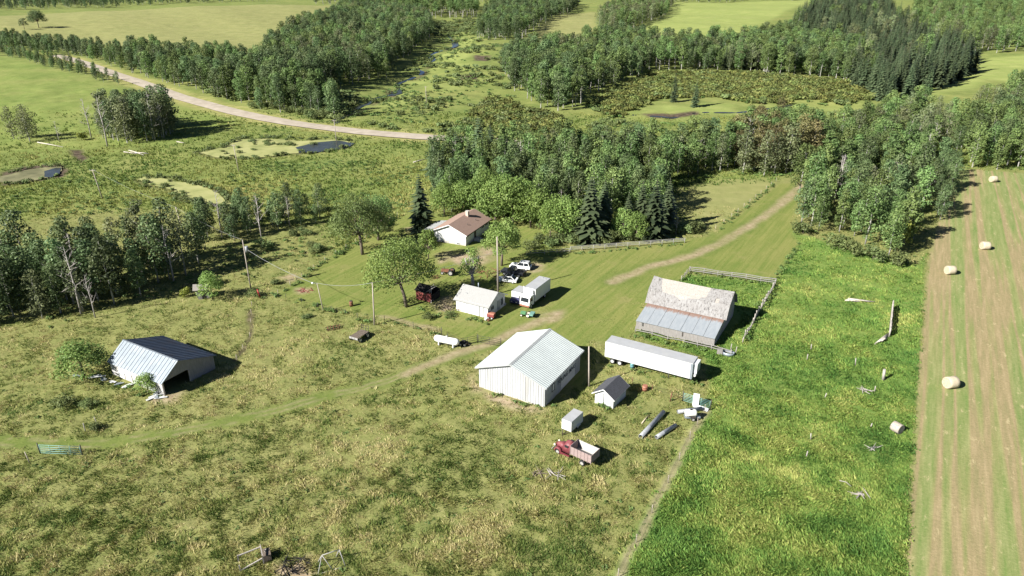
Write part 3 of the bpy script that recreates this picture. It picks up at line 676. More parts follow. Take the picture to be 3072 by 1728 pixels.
def bare_mesh(name, h, r0, mat, seed, n=16):
    rr = random.Random(seed); mb = MB(); mb.tube([(0, 0, 0), (.1, .05, h * .4), (-.1, .1, h * .75), (.05, 0, h)], [r0, r0 * .75, r0 * .45, r0 * .1], 6)
    for i in range(n):
        t = .3 + .65 * (i + rr.random()) / n; a = rr.uniform(0, 6.283); l = h * .24 * (1.25 - t); b = Vector((0, .05, h * t)); e = b + Vector((math.cos(a) * l, math.sin(a) * l, l * rr.uniform(.3, 1)))
        mb.tube([b, e], [r0 * .3 * (1.1 - t) + .02, .012], 4, False)
        for _ in range(2):
            q = rr.uniform(.4, .8); c = b.lerp(e, q); mb.tube([c, c + Vector((rr.uniform(-.5, .5) * l, rr.uniform(-.5, .5) * l, rr.uniform(.1, .5) * l))], [.035, .008], 3, False)
    return mb.mesh(name, mat)

# kinds of tree: (crown meshes, trunk meshes, nominal height)
def kind_set(key, fn, n): return [fn(i) for i in range(n)]
POP_TR = [trunk_mesh('aspen_trunk', 11.5, .17, M['aspen_bark'], 60 + i, 7, 6, .5, .4, .9, .16) for i in range(3)]
def pop(key, leaf, n=1350, sz=.43, w=5.6, base=.08): return [(crown_mesh(key, poplar_clumps(12.5, w * (.85 + .15 * i), 100 + i * 7 + len(key), base), n, sz, leaf, 200 + i), POP_TR[i % 3]) for i in range(3)]
K = {'poplar': pop('poplar_crown', L['poplar']), 'dark': pop('poplar_crown_dark', L['poplar_dark']), 'olive': pop('poplar_crown_olive', L['olive'], 1050, .42),
     'brown': pop('poplar_crown_brown', L['brown'], 1150, .42, 5.4)}
K['aspen'] = [(crown_mesh('aspen_crown', poplar_clumps(12.5, 4.8, 300 + i, .40, 6), 800, .44, L['poplar'], 310 + i), POP_TR[i]) for i in range(3)]
SPT = trunk_mesh('spruce_trunk', 12, .16, M['bark'], 5, 0, 6, .05)
K['spruce'] = [(spruce_mesh('spruce_crown', 12.5, 5.2, L['spruce'], 400 + i), SPT) for i in range(3)]
MPT = [trunk_mesh('maple_trunk', 6.2, .22, M['bark'], 80 + i, 8, 6, .4, .35, .95, .42) for i in range(2)]
K['maple'] = [(crown_mesh('maple_crown', dome_clumps(8.5, 7.4, 500 + i, 20, .10), 3000, .33, L['maple'], 510 + i), MPT[i]) for i in range(2)]
SHT = trunk_mesh('shrub_stem', 1.4, .05, M['bark'], 90, 5, 4, .15, .1, .7, .5)
K['shrub'] = [(crown_mesh('shrub_crown', shrub_clumps(2.6, 3.2, 600 + i), 620, .28, L['willow'], 610 + i, .5), SHT) for i in range(3)]
K['bright'] = [(crown_mesh('bright_crown', shrub_clumps(2.6, 3.0, 620 + i), 420, .34, L['bright'], 630 + i, .5), SHT) for i in range(2)]
BARE = [bare_mesh('bare_branches', 10.5, .16, M['dead_bark'], 700 + i) for i in range(3)]
K['bare'] = [(None, b_) for b_ in BARE]
NOMH = {'bare': 10.5, 'poplar': 12.5, 'dark': 12.5, 'olive': 12.5, 'brown': 12.5, 'aspen': 12.5, 'spruce': 12.5, 'maple': 8.5, 'shrub': 2.6, 'bright': 2.6}

TREES = []      # (kind, x, y, height, wood)
def add(kind, x, y, h, wood): TREES.append((kind, float(x), float(y), float(h), wood))
def grove(wood, P, spacing, mixk, h0, h1, seed, jitter=.45, patch=None, edge=0.0):
    """mixk: {kind: weight}; jittered rows inside a ground polygon given in photo (2576) pixels"""
    P = gp(P); r = np.random.default_rng(seed); ks = list(mixk); wt = np.array([mixk[q] for q in ks]); wt = wt / wt.sum()
    x0, y0 = P.min(0); x1, y1 = P.max(0); gx, gy = np.meshgrid(np.arange(x0, x1, spacing), np.arange(y0, y1, spacing * .9))
    gx = gx.ravel() + r.uniform(-jitter, jitter, gx.size) * spacing; gy = gy.ravel() + r.uniform(-jitter, jitter, gy.size) * spacing
    k = (sdf(gx, gy, P) > edge) & (poly_dist(gx, gy, ROADL) > 9); gx, gy = gx[k], gy[k]
    pn = fbm(gx, gy, 26, seed, 2)
    for x, y, q in zip(gx, gy, pn):
        # kinds come in drifts rather than salt and pepper
        u = np.clip((q - .25) * 2 * .6 + r.uniform(0, 1) * .4, 0, .999); kd = ks[int(np.searchsorted(np.cumsum(wt), u))] if u < np.cumsum(wt)[-1] else ks[-1]
        add(kd, x, y, r.uniform(h0, h1) * (1.0 if kd != 'spruce' else r.uniform(.8, 1.2)) * (1 if r.random() > .15 else .75), wood)
        if r.random() < .045 and y < 330 and wood != 'spr': add('bare', x + 1.5, y - 1.5, r.uniform(h0, h1) * .95, wood)

WOODS = {
 'house': 'standing in the thick grove behind the white house', 'north': 'in the wood above the pale clearing',
 'strip': 'in the tall tree belt beside the hay field', 'east': 'in the scattered wood beyond the hay field', 'ridge': 'in the big wood above the olive scrub slope',
 'roadn': 'in the tree line edging the tan field', 'roads': 'in the hedgerow south of the far road', 'creek': 'in the dark wood left of the creek flats',
 'clump': 'in the lone pasture clump below the road', 'west': 'in the dark wood by the red post', 'band': 'in the thin belt behind the transformer pole',
 'far': 'in the far woods near the top', 'spr': 'in the dark spruce stand at the upper right'}
grove('house', [(1098, 545), (1190, 520), (1300, 548), (1420, 560), (1520, 580), (1660, 560), (1690, 500), (1690, 455), (1840, 430), (1880, 395), (1700, 392), (1500, 392), (1290, 398), (1130, 410), (1085, 450), (1075, 505)], 5.2, {'dark': .33, 'poplar': .42, 'olive': .2, 'spruce': .05}, 9.5, 14.5, 21)
grove('north', [(1850, 440), (1950, 448), (2050, 435), (2080, 380), (1980, 350), (1880, 360), (1830, 400)], 4.4, {'olive': .25, 'brown': .45, 'poplar': .3}, 12, 16.5, 22)
grove('strip', [(1990, 560), (2060, 590), (2150, 625), (2225, 652), (2300, 655), (2312, 590), (2330, 480), (2340, 400), (2200, 370), (2080, 385), (2060, 440), (2012, 480)], 5.2, {'poplar': .6, 'dark': .25, 'olive': .15}, 9, 14.5, 23)
grove('strip', [(2335, 560), (2372, 560), (2400, 440), (2395, 410), (2345, 420)], 4.5, {'dark': .7, 'poplar': .3}, 8, 11, 24)
grove('east', [(2400, 425), (2576, 428), (2760, 440), (2760, 330), (2576, 320), (2520, 300), (2430, 330), (2395, 385)], 6.0, {'poplar': .5, 'dark': .3, 'olive': .2}, 11, 15, 25)
grove('east', [(2080, 385), (2340, 400), (2395, 385), (2420, 330), (2330, 290), (2230, 300), (2120, 340)], 6.5, {'poplar': .55, 'olive': .45}, 10, 14, 26)
grove('east', [(2440, 290), (2530, 250), (2700, 230), (2800, 280), (2576, 305)], 8.0, {'poplar': .6, 'olive': .4}, 11, 15, 27)
grove('ridge', [(1262, 180), (1300, 240), (1330, 262), (1405, 290), (1455, 268), (1485, 250), (1560, 210), (1642, 180), (1760, 176), (1890, 182), (2100, 200), (2140, 215), (2170, 150), (2050, 120), (1980, 90), (1870, 122), (1760, 128), (1640, 124), (1560, 112), (1480, 120), (1420, 136), (1340, 136), (1290, 160)], 7.0, {'aspen': .30, 'dark': .25, 'poplar': .33, 'olive': .1, 'spruce': .04}, 13, 19, 28)
grove('spr', [(2140, 218), (2217, 258), (2300, 240), (2391, 212), (2451, 182), (2430, 130), (2330, 100), (2260, 62), (2230, 20), (2060, 18), (1990, 62), (2060, 120), (2150, 150)], 8.5, {'spruce': .78, 'olive': .12, 'poplar': .1}, 15, 22, 29)
grove('roadn', [(330, 192), (440, 216), (520, 240), (600, 262), (690, 285), (760, 290), (850, 305), (860, 262), (760, 232), (680, 205), (640, 172), (560, 160), (420, 150), (330, 142)], 7.0, {'poplar': .45, 'dark': .45, 'olive': .1}, 12, 17, 30)
grove('roadn', [(222, 160), (330, 190), (330, 142), (250, 132), (60, 110), (-200, 90), (-200, 112), (0, 122), (120, 140)], 7.0, {'poplar': .45, 'dark': .55}, 8, 12.5, 49)
grove('roads', [(-200, 120), (0, 142), (110, 168), (270, 210), (310, 216), (250, 186), (180, 168), (60, 140), (-100, 112)], 6.0, {'dark': .5, 'poplar': .5}, 5.5, 8, 31)
grove('creek', [(690, 262), (760, 255), (859, 222), (975, 198), (1010, 152), (1070, 112), (1085, 85), (1060, 50), (960, 30), (880, 20), (830, 60), (740, 95), (690, 130), (660, 170), (660, 215)], 7.5, {'dark': .5, 'poplar': .25, 'olive': .25}, 14, 20, 32)
grove('far', [(1072, 46), (1209, 46), (1190, 18), (1100, 8), (1000, 10), (940, 22)], 11, {'aspen': 1.0}, 19, 23, 33)
grove('far', [(1190, 100), (1302, 106), (1340, 84), (1380, 52), (1430, 36), (1460, 12), (1340, 8), (1250, 16), (1215, 45), (1230, 70)], 10, {'dark': .6, 'aspen': .4}, 16, 20, 34)
grove('far', [(1500, 72), (1560, 84), (1620, 62), (1675, 38), (1692, 10), (1600, 2), (1560, 12), (1520, 40)], 10, {'olive': .5, 'poplar': .5}, 15, 19, 35)
grove('far', [(2380, 145), (2480, 138), (2600, 128), (2800, 120), (2800, 0), (2500, -6), (2300, 4), (2290, 60), (2350, 110)], 13, {'poplar': .8, 'olive': .2}, 15, 20, 36)
grove('far', [(-300, 34), (0, 26), (330, 18), (700, 4), (330, 2), (-300, 10)], 16, {'dark': 1.0}, 12, 16, 37)
grove('far', [(1690, 8), (1880, 4), (1880, -8), (1690, -8)], 16, {'dark': 1.0}, 12, 15, 38)
grove('far', [(790, 16), (1000, 6), (1380, 2), (1380, -20), (790, -20)], 20, {'dark': .7, 'aspen': .3}, 13, 17, 39)
grove('far', [(2040, 4), (2700, -4), (2700, -30), (1450, -30), (1450, -12)], 28, {'dark': .6, 'poplar': .4}, 13, 17, 40)
grove('clump', [(248, 350), (330, 362), (430, 352), (440, 320), (340, 305), (260, 320)], 4.8, {'olive': .55, 'dark': .45}, 13.5, 17.5, 41)
grove('clump', [(30, 358), (85, 360), (90, 345), (40, 342)], 5, {'olive': .7, 'dark': .3}, 10, 13, 42)
grove('west', [(-250, 870), (0, 826), (70, 812), (150, 790), (235, 785), (330, 752), (420, 722), (490, 690), (505, 660), (420, 655), (300, 670), (120, 690), (-250, 720)], 4.6, {'dark': .45, 'olive': .4, 'poplar': .15}, 10, 15.5, 43)
grove('band', [(480, 640), (560, 622), (640, 596), (720, 580), (830, 556), (810, 535), (700, 545), (600, 560), (520, 580)], 4.2, {'olive': .6, 'dark': .4}, 6, 10, 44)

# single-tree placements from the photograph
for i, (x, y, h) in enumerate([(1060, 578, 15), (1098, 440, 14), (1120, 448, 12), (1150, 438, 14), (1180, 446, 13), (1205, 432, 18), (1235, 436, 16), (1260, 440, 13), (1482, 604, 16.5), (1516, 590, 14), (1642, 598, 15.5), (1610, 575, 13), (1676, 575, 13), (1575, 596, 11)]): add('spruce', *gd(x, y)[:2], h, 'house')
for x, y, h in [(1695, 256, 14), (1748, 269, 13.5)]: add('spruce', *gd(x, y)[:2], h, 'flats')
for x, y, h in [(1118, 545, 9.5), (1246, 560, 12), (1290, 566, 12.5), (1335, 572, 10.5), (1385, 598, 9.5), (1425, 598, 10.5), (1455, 588, 9), (1565, 598, 8), (1600, 606, 7.5), (1165, 545, 10), (1200, 548, 11), (1268, 548, 12), (1312, 556, 12), (1360, 575, 10.5), (1405, 588, 10), (1140, 528, 10.5), (1225, 535, 12.5)]: add('maple', *gd(x, y)[:2], h, 'house')


# shrubs that can be told apart
SHRUBS = []
def shrub(kind, x, y, h, w, label, group=None): SHRUBS.append((kind, gd(x, y), h, w, label, group))
rs = random.Random(8)
for i in range(26):
    t = i / 25; shrub('shrub', 1340 + 420 * t + rs.uniform(-6, 6), 626 - 34 * t + rs.uniform(-14, 2) + (0 if t < .8 else -4), rs.uniform(2.2, 3.6), rs.uniform(3.0, 4.4), 'dark leafy shrub in the hedge behind the pale rail fence', 'hedge behind the rail fence')
for i in range(16):
    shrub('shrub', rs.uniform(640, 860), 0, rs.uniform(2.5, 4), rs.uniform(3.5, 5.5), 'grey-green willow bush on the creek side of the gravel road', 'willows beyond the road')
    k_, p_, h_, w_2, l_, g_ = SHRUBS.pop(); x = 640 + 14 * i + rs.uniform(-6, 6); SHRUBS.append((k_, gd(x, 268 + (x - 640) * .16 + rs.uniform(-8, 8)), h_, w_2, l_, g_))
for i in range(14): shrub('shrub', rs.uniform(740, 1010) if i < 8 else rs.uniform(560, 820), rs.uniform(552, 600) if i < 8 else rs.uniform(590, 640), rs.uniform(1.4, 2.6), rs.uniform(2.2, 4), 'low green bush in the rough grass left of the lawn fence', 'bushes left of the lawn fence')
for i in range(10): shrub('shrub', rs.uniform(600, 830), rs.uniform(352, 368), rs.uniform(.9, 1.5), rs.uniform(2, 3.4), 'reedy grey-green clump along the duckweed pond', 'clumps along the pond')
for i in range(9): shrub('shrub', rs.uniform(1030, 1090), rs.uniform(560, 600) if i < 4 else rs.uniform(600, 625), rs.uniform(1.2, 2), rs.uniform(1.6, 2.6), 'small garden bush left of the white house', 'garden bushes by the house')
shrub('bright', 205, 352, 3.4, 4.2, 'bright green bush at the foot of the pasture clump')
shrub('maple', 535, 752, 5.8, 5.2, 'yellow-green round tree hiding a leaning grey shack')
shrub('bright', 470, 748, 2.2, 2.4, 'small bright green sapling left of the leaning shack')
shrub('maple', 212, 948, 6.2, 8.2, 'spreading green tree against the left end of the metal barn')
shrub('maple', 374, 990, 3.6, 3.6, 'small green tree at the open front corner of the metal barn')
shrub('shrub', 165, 1018, 1.8, 3.6, 'low grey-green bush in the pasture below the metal barn')
shrub('shrub', 222, 1022, 1.2, 2.6, 'smaller low bush beside the grey-green pasture bush')
shrub('shrub', 238, 1082, 1.3, 2.4, 'weedy bush round old posts near the pasture track')
shrub('bright', 2058, 498, 4.2, 5.2, 'yellow-green bush where the driveway meets the tree belt')
shrub('bright', 2262, 610, 8.5, 6.0, 'yellowing tree at the field corner of the tree belt')
shrub('shrub', 2255, 668, 3.6, 6.0, 'dark green bush at the near end of the tree belt')
shrub('shrub', 2020, 588, 3.6, 5.5, 'grey-green bush at the driveway corner of the tree belt')
for x, y in ((2110, 625), (2150, 640), (2195, 655)): shrub('shrub', x, y, 3.8, 5.6, 'bush along the meadow front of the tree belt', 'bushes in front of the tree belt')
shrub('shrub', 640, 745, 1.6, 3.2, 'leafy weeds at the foot of the transformer pole')
shrub('shrub', 690, 715, 1.4, 2.6, 'weedy bush on the lawn fence line near the transformer pole')
shrub('shrub', 1080, 800, 1.1, 2.6, 'tall weeds in front of the charred red shed')
shrub('shrub', 1130, 795, 1.0, 2.2, 'tall weeds between the red shed and the garage')
shrub('shrub', 768, 800, .9, 2.6, 'weed patch by the short lamp post')

TREES.sort(key=lambda t: t[1] ** 2 + t[2] ** 2)
LABEL_KIND = {'bare': 'bare grey tree', 'poplar': 'green leafy poplar', 'dark': 'dark green poplar', 'olive': 'thin grey poplar', 'brown': 'brownish turning poplar', 'aspen': 'pale trunked aspen', 'spruce': 'dark conical spruce', 'maple': 'bright green maple'}
SPECIAL = {('poplar', 'loneN'): ('lone bushy tree at the left edge of the tan field', 'tree'), ('olive', 'loneN2'): ('small thin tree left of the lone tan-field tree', 'tree')}
def plant(kind, x, y, h, label, cat, group, name, rot, k):
    cm, tm = K[kind][k % len(K[kind])]; s = h / NOMH[kind]; z = float(hterr(x, y)) - .08; wd = 1.3 if kind == 'spruce' and y < 240 else 1.0
    o = thing(name, label, cat, (x, y, z), rot, group); o.scale = (s * wd * random.uniform(.9, 1.15), s * wd * random.uniform(.9, 1.15), s)
    obj('trunk' if cm else 'branches', tm, o)
    if cm: obj('crown', cm, o)
    return o
count = {}; REST = {}
XY = {}
_c = {}
for kind, x, y, h, wood in TREES:
    nm = {'spruce': 'spruce_tree', 'maple': 'maple_tree', 'bare': 'dead_tree'}.get(kind, 'poplar_tree'); _c[nm] = _c.get(nm, 0) + 1
    if _c[nm] > 290: continue
    XY.setdefault((kind, wood), []).append((x / y, y))
def place(kind, wood, x, y):
    q = np.array(XY[(kind, wood)])
    if len(q) < 6: return ''
    a = np.mean(q[:, 0] < x / y); b = np.mean(q[:, 1] < y)
    return (', far left' if a < .2 else ', left of middle' if a < .4 else ', middle' if a < .6 else ', right of middle' if a < .8 else ', far right') + (' front' if b < .34 else ' centre' if b < .67 else ' back')
NAMEK = {'spruce': 'spruce_tree', 'maple': 'maple_tree', 'bare': 'dead_tree'}
for i, (kind, x, y, h, wood) in enumerate(TREES):
    nm = NAMEK.get(kind, 'poplar_tree'); count[nm] = count.get(nm, 0) + 1
    if count[nm] > 290: REST.setdefault(kind, []).append((x, y, h)); continue
    if (kind, wood) in SPECIAL: lb, ct = SPECIAL[(kind, wood)]; plant(kind, x, y, h, lb, ct, None, nm, random.uniform(0, 6.28), i); continue
    if wood == 'flats': lb = 'lone dark spruce standing on the open creek flats, ' + ('left one of the pair' if x < gd(1720, 260)[0] else 'right one of the pair'); plant(kind, x, y, h, lb, 'spruce', 'pair of spruces on the flats', nm, 0, i); continue
    plant(kind, x, y, h, LABEL_KIND[kind] + ' ' + WOODS[wood] + place(kind, wood, x, y), {'poplar_tree': 'tree', 'dead_tree': 'dead tree'}.get(nm, nm.split('_')[0]), LABEL_KIND[kind] + 's ' + WOODS[wood] + place(kind, wood, x, y), nm, random.uniform(0, 6.28), i)
for i, (kind, p, h, w, lb, gr) in enumerate(SHRUBS):
    cm, tm = K[kind][i % len(K[kind])]; o = thing('tree' if 'tree' in lb.split()[:5] else 'bush', lb, 'bush', p, random.uniform(0, 6.28), gr)
    nw = {'shrub': 3.2, 'bright': 3.0, 'maple': 6.6}[kind]; o.scale = (w / nw, w / nw, h / NOMH[kind]); obj('stem' if kind != 'maple' else 'trunk', tm, o); obj('crown', cm, o)

# the woods past counting: one object, each far tree an instance
def join_mesh(name, a, b):
    V = np.empty(0); me = bpy.data.meshes.new(name); va = np.empty(len(a.vertices) * 3); a.vertices.foreach_get('co', va); vb = np.empty(len(b.vertices) * 3); b.vertices.foreach_get('co', vb)
    va = va.reshape(-1, 3); vb = vb.reshape(-1, 3); fa = [tuple(p.vertices) for p in a.polygons]; fb = [tuple(q + len(va) for q in p.vertices) for p in b.polygons]
    me.from_pydata(np.vstack([va, vb]).tolist(), [], fa + fb); me.update(); me.materials.append(a.materials[0]); me.materials.append(b.materials[0])
    me.polygons.foreach_set('material_index', np.r_[np.zeros(len(fa), np.int32), np.ones(len(fb), np.int32)])
    rn = np.zeros(len(va) + len(vb), np.float32); t = np.empty(len(va), np.float32); a.attributes['rnd'].data.foreach_get('value', t); rn[:len(va)] = t
    q = me.attributes.new('rnd', 'FLOAT', 'POINT'); q.data.foreach_set('value', rn); return me
def instance_stuff(name, src, pts, scl, rot, label, cat):
    so = bpy.data.objects.new(name + '_source', src)
    me = bpy.data.meshes.new(name); me.vertices.add(len(pts)); me.vertices.foreach_set('co', np.asarray(pts, np.float32).ravel())
    a = me.attributes.new('scl', 'FLOAT_VECTOR', 'POINT'); a.data.foreach_set('vector', np.asarray(scl, np.float32).ravel())
    a = me.attributes.new('rotz', 'FLOAT_VECTOR', 'POINT'); a.data.foreach_set('vector', np.column_stack([np.zeros(len(pts)), np.zeros(len(pts)), rot]).astype(np.float32).ravel())
    ng = bpy.data.node_groups.new(name, 'GeometryNodeTree'); ng.interface.new_socket('Geometry', in_out='INPUT', socket_type='NodeSocketGeometry'); ng.interface.new_socket('Geometry', in_out='OUTPUT', socket_type='NodeSocketGeometry')
    N = ng.nodes; gi = N.new('NodeGroupInput'); go = N.new('NodeGroupOutput'); ip = N.new('GeometryNodeInstanceOnPoints'); oi = N.new('GeometryNodeObjectInfo'); oi.inputs[0].default_value = so
    mp = N.new('GeometryNodeMeshToPoints'); ng.links.new(gi.outputs[0], mp.inputs[0]); ng.links.new(mp.outputs[0], ip.inputs['Points']); ng.links.new(oi.outputs['Geometry'], ip.inputs['Instance'])
    for an, sk in (('scl', 'Scale'), ('rotz', 'Rotation')):
        na = N.new('GeometryNodeInputNamedAttribute'); na.data_type = 'FLOAT_VECTOR'; na.inputs['Name'].default_value = an; ng.links.new(na.outputs[0], ip.inputs[sk])
    ng.links.new(ip.outputs[0], go.inputs[0])
    o = obj(name, me); md = o.modifiers.new('scatter', 'NODES'); md.node_group = ng; o['kind'] = 'stuff'; o['label'] = label; o['category'] = cat; return o
rr_ = np.random.default_rng(77)
REST.pop('bare', None)
for kind, lst in REST.items():
    a = np.array(lst)
    for v in range(len(K[kind])):
        q = a[v::len(K[kind])]
        if not len(q): continue
        cm, tm = K[kind][v]; s = q[:, 2] / NOMH[kind]
        instance_stuff('distant_woods', join_mesh('far_' + kind, cm, tm), np.column_stack([q[:, 0], q[:, 1], hterr(q[:, 0], q[:, 1]) - .1]), np.column_stack([s * rr_.uniform(.95, 1.3, len(q)), s * rr_.uniform(.95, 1.3, len(q)), s]), rr_.uniform(0, 6.28, len(q)), 'distant mass of ' + LABEL_KIND[kind] + 's beyond the road', 'woods')
# scrub on the valley slopes and undergrowth at wood edges
SC = {'scrub': [crown_mesh('scrub_bush', shrub_clumps(2.0, 3.0, 800 + i, 6), 130, .55, L['scrub'], 810 + i, .45) for i in range(2)], 'willow': [crown_mesh('willow_bush', shrub_clumps(2.0, 3.0, 820 + i, 6), 130, .55, L['willow'], 830 + i, .45) for i in range(2)],
      'weed': [crown_mesh('weed_bush', shrub_clumps(1.2, 2.4, 840 + i, 6), 80, .5, L['weed'], 850 + i, .4) for i in range(2)]}
def scrub(name, kind, polys, spacing, h0, h1, seed, label, thin=.0):
    r = np.random.default_rng(seed); out = []
    for P in polys:
        P = gp(P); x0, y0 = P.min(0); x1, y1 = P.max(0); gx, gy = np.meshgrid(np.arange(x0, x1, spacing), np.arange(y0, y1, spacing)); gx = gx.ravel() + r.uniform(-.5, .5, gx.size) * spacing; gy = gy.ravel() + r.uniform(-.5, .5, gy.size) * spacing
        k = (sdf(gx, gy, P) > 0) & (poly_dist(gx, gy, ROADL) > 7.5) & (fbm(gx, gy, 12, seed, 3) > thin); out.append(np.column_stack([gx[k], gy[k]]))
    q = np.vstack(out); 
    for v in range(2):
        u = q[v::2]; s = r.uniform(h0, h1, len(u)) / 2.0
        instance_stuff(name, SC[kind][v], np.column_stack([u, hterr(u[:, 0], u[:, 1]) + .1]), np.column_stack([s * r.uniform(.9, 1.6, len(u)), s * r.uniform(.9, 1.6, len(u)), s]), r.uniform(0, 6.28, len(u)), label, 'scrub')
SLOPE = [[(1240, 245), (1300, 265), (1400, 298), (1420, 330), (1330, 340), (1220, 322), (1190, 290)], [(1470, 268), (1560, 215), (1640, 185), (1900, 186), (2110, 205), (2190, 252), (2130, 270), (1990, 260), (1880, 262), (1800, 246), (1650, 248), (1600, 280), (1540, 300)]]
scrub('slope_scrub', 'scrub', SLOPE, 3.1, 1.6, 3.4, 91, 'olive and rust scrub covering the valley slope', .30)
scrub('slope_willows', 'willow', SLOPE, 8.0, 1.6, 3.6, 94, 'grey-green willow bushes mixed into the slope scrub', .5)
scrub('slope_weeds', 'weed', SLOPE, 4.4, 1.4, 2.6, 95, 'green bushes mixed into the slope scrub', .44)
VALLEY = [[(880, 300), (870, 262), (960, 232), (1000, 205), (1030, 165), (1075, 120), (1120, 90), (1190, 50), (1240, 60), (1235, 100), (1290, 130), (1262, 185), (1300, 245), (1240, 250), (1190, 290), (1230, 330), (1330, 345), (1420, 345), (1540, 320), (1400, 350), (1180, 345), (1000, 335)], [(1420, 340), (1540, 305), (1800, 306), (2000, 302), (2140, 280), (2230, 275), (2120, 335), (1980, 345), (1850, 360), (1500, 360)]]
scrub('flat_willows', 'willow', VALLEY, 5.0, 1.0, 2.8, 92, 'low grey-green willow scrub on the creek flats', .55)
scrub('flat_brush', 'weed', VALLEY, 4.2, .9, 2.0, 96, 'low green brush on the creek flats', .52)
scrub('edge_willows', 'willow', [[(700, 262), (860, 232), (900, 240), (880, 292), (760, 284)], [(1000, 60), (1180, 48), (1190, 70), (1100, 92)], [(520, 240), (640, 262), (850, 305), (850, 292), (640, 250), (520, 228)]], 4.0, 1.6, 3.4, 97, 'willow scrub at the foot of the dark creek wood', .40)
scrub('undergrowth', 'weed', [[(1690, 470), (1850, 440), (2050, 448), (2060, 432), (1850, 425), (1690, 455)], [(500, 600), (820, 560), (900, 600), (860, 640), (700, 700), (560, 700)], [(560, 440), (700, 410), (1060, 400), (1060, 520), (820, 545), (640, 520)], [(0, 470), (340, 440), (480, 510), (300, 540), (0, 545)], [(2400, 425), (2576, 430), (2700, 440), (2700, 415), (2420, 405)], [(120, 830), (500, 735), (500, 690), (120, 790)], [(1990, 575), (2100, 620), (2240, 668), (2310, 668), (2340, 560), (2310, 560), (2250, 640), (2050, 580)], [(1100, 548), (1300, 560), (1420, 570), (1500, 596), (1330, 556), (1200, 528)], [(2340, 570), (2378, 560), (2402, 440), (2385, 440)]], 2.6, .5, 1.2, 93, 'rank weeds and low undergrowth in the rough meadow', .46)

def along(name, lines, step, h0, h1, seed, label, kind='weed', off=.6):
    """weeds that grow along the foot of walls, fences and wheels"""
    r = np.random.default_rng(seed); pts = []
    for ln in lines:
        P = gp(ln)
        for a, b in zip(P[:-1], P[1:]):
            n = max(2, int(np.linalg.norm(b - a) / step))
            for i in range(n):
                if r.random() < .8: pts.append(a + (b - a) * (i + r.random()) / n + r.normal(0, off, 2))
    q = np.array(pts)
    for v in range(2):
        u = q[v::2]; s = r.uniform(h0, h1, len(u)) / 1.6; instance_stuff(name, SC[kind][v], np.column_stack([u, hterr(u[:, 0], u[:, 1])]), np.column_stack([s, s, s * r.uniform(.7, 1.2, len(u))]), r.uniform(0, 6.28, len(u)), label, 'weeds')
along('wall_weeds', [[(1212, 990), (1370, 1028)], [(1375, 1028), (1400, 1015)], [(1148, 795), (1225, 815)], [(1525, 915), (1560, 922)], [(1590, 930), (1760, 968)], [(1600, 845), (1720, 872), (1800, 888)], [(1490, 1020), (1542, 1036)], [(290, 970), (410, 1005)], [(1050, 775), (1110, 790)], [(1060, 790), (1140, 805)], [(1330, 645), (1440, 640), (1720, 615)]], .8, .35, .9, 5, 'weeds growing along walls and fences of the yard', 'weed', .35)
along('fence_weeds', [[(700, 742), (760, 700), (845, 640), (920, 600), (1000, 545)], [(1800, 580), (1840, 550), (1900, 502), (1952, 460)], [(1950, 718), (1930, 752), (1905, 795), (1885, 832), (1868, 862)], [(655, 748), (720, 752), (800, 775), (870, 792)], [(900, 805), (968, 812), (1040, 828), (1110, 845)], [(1736, 687), (1840, 701), (1950, 718)], [(2010, 612), (1980, 655), (1950, 706)]], 1.1, .4, 1.1, 6, 'rank weeds along the fence lines', 'weed', .4)
X, Y, r = scatter(900, 55, 125, 1.8, 77); zt = zones(X, Y); k = (((1 - zt['lawn']) * (1 - zt['lush']) * (1 - zt['hay']) * (1 - zt['track']) * (1 - zt['meadow'])) > .6) & free(X, Y); X, Y = X[k], Y[k]; s = r.uniform(.12, .34, len(X))
instance_stuff('pasture_weeds', SC['weed'][0], np.column_stack([X, Y, hterr(X, Y) - .05]), np.column_stack([s, s, s * .8]), r.uniform(0, 6.28, len(X)), 'small dark weeds dotted over the pasture', 'weeds')

along('pond_reeds', [[(500, 385), (560, 370), (600, 350), (680, 346), (760, 352), (830, 348), (885, 354)], [(545, 400), (590, 398), (640, 400), (730, 390), (800, 384), (872, 372)], [(346, 450), (410, 446), (490, 460), (548, 484), (590, 514)], [(350, 458), (430, 480), (505, 517), (580, 524)], [(600, 372), (640, 380)], [(560, 384), (600, 388)], [(640, 360), (700, 364), (745, 368)], [(0, 442), (60, 426), (150, 416)], [(20, 466), (70, 460), (150, 442)]], 1.2, .5, 1.3, 15, 'reeds and sedge fringing the ponds', 'willow', 1.0)

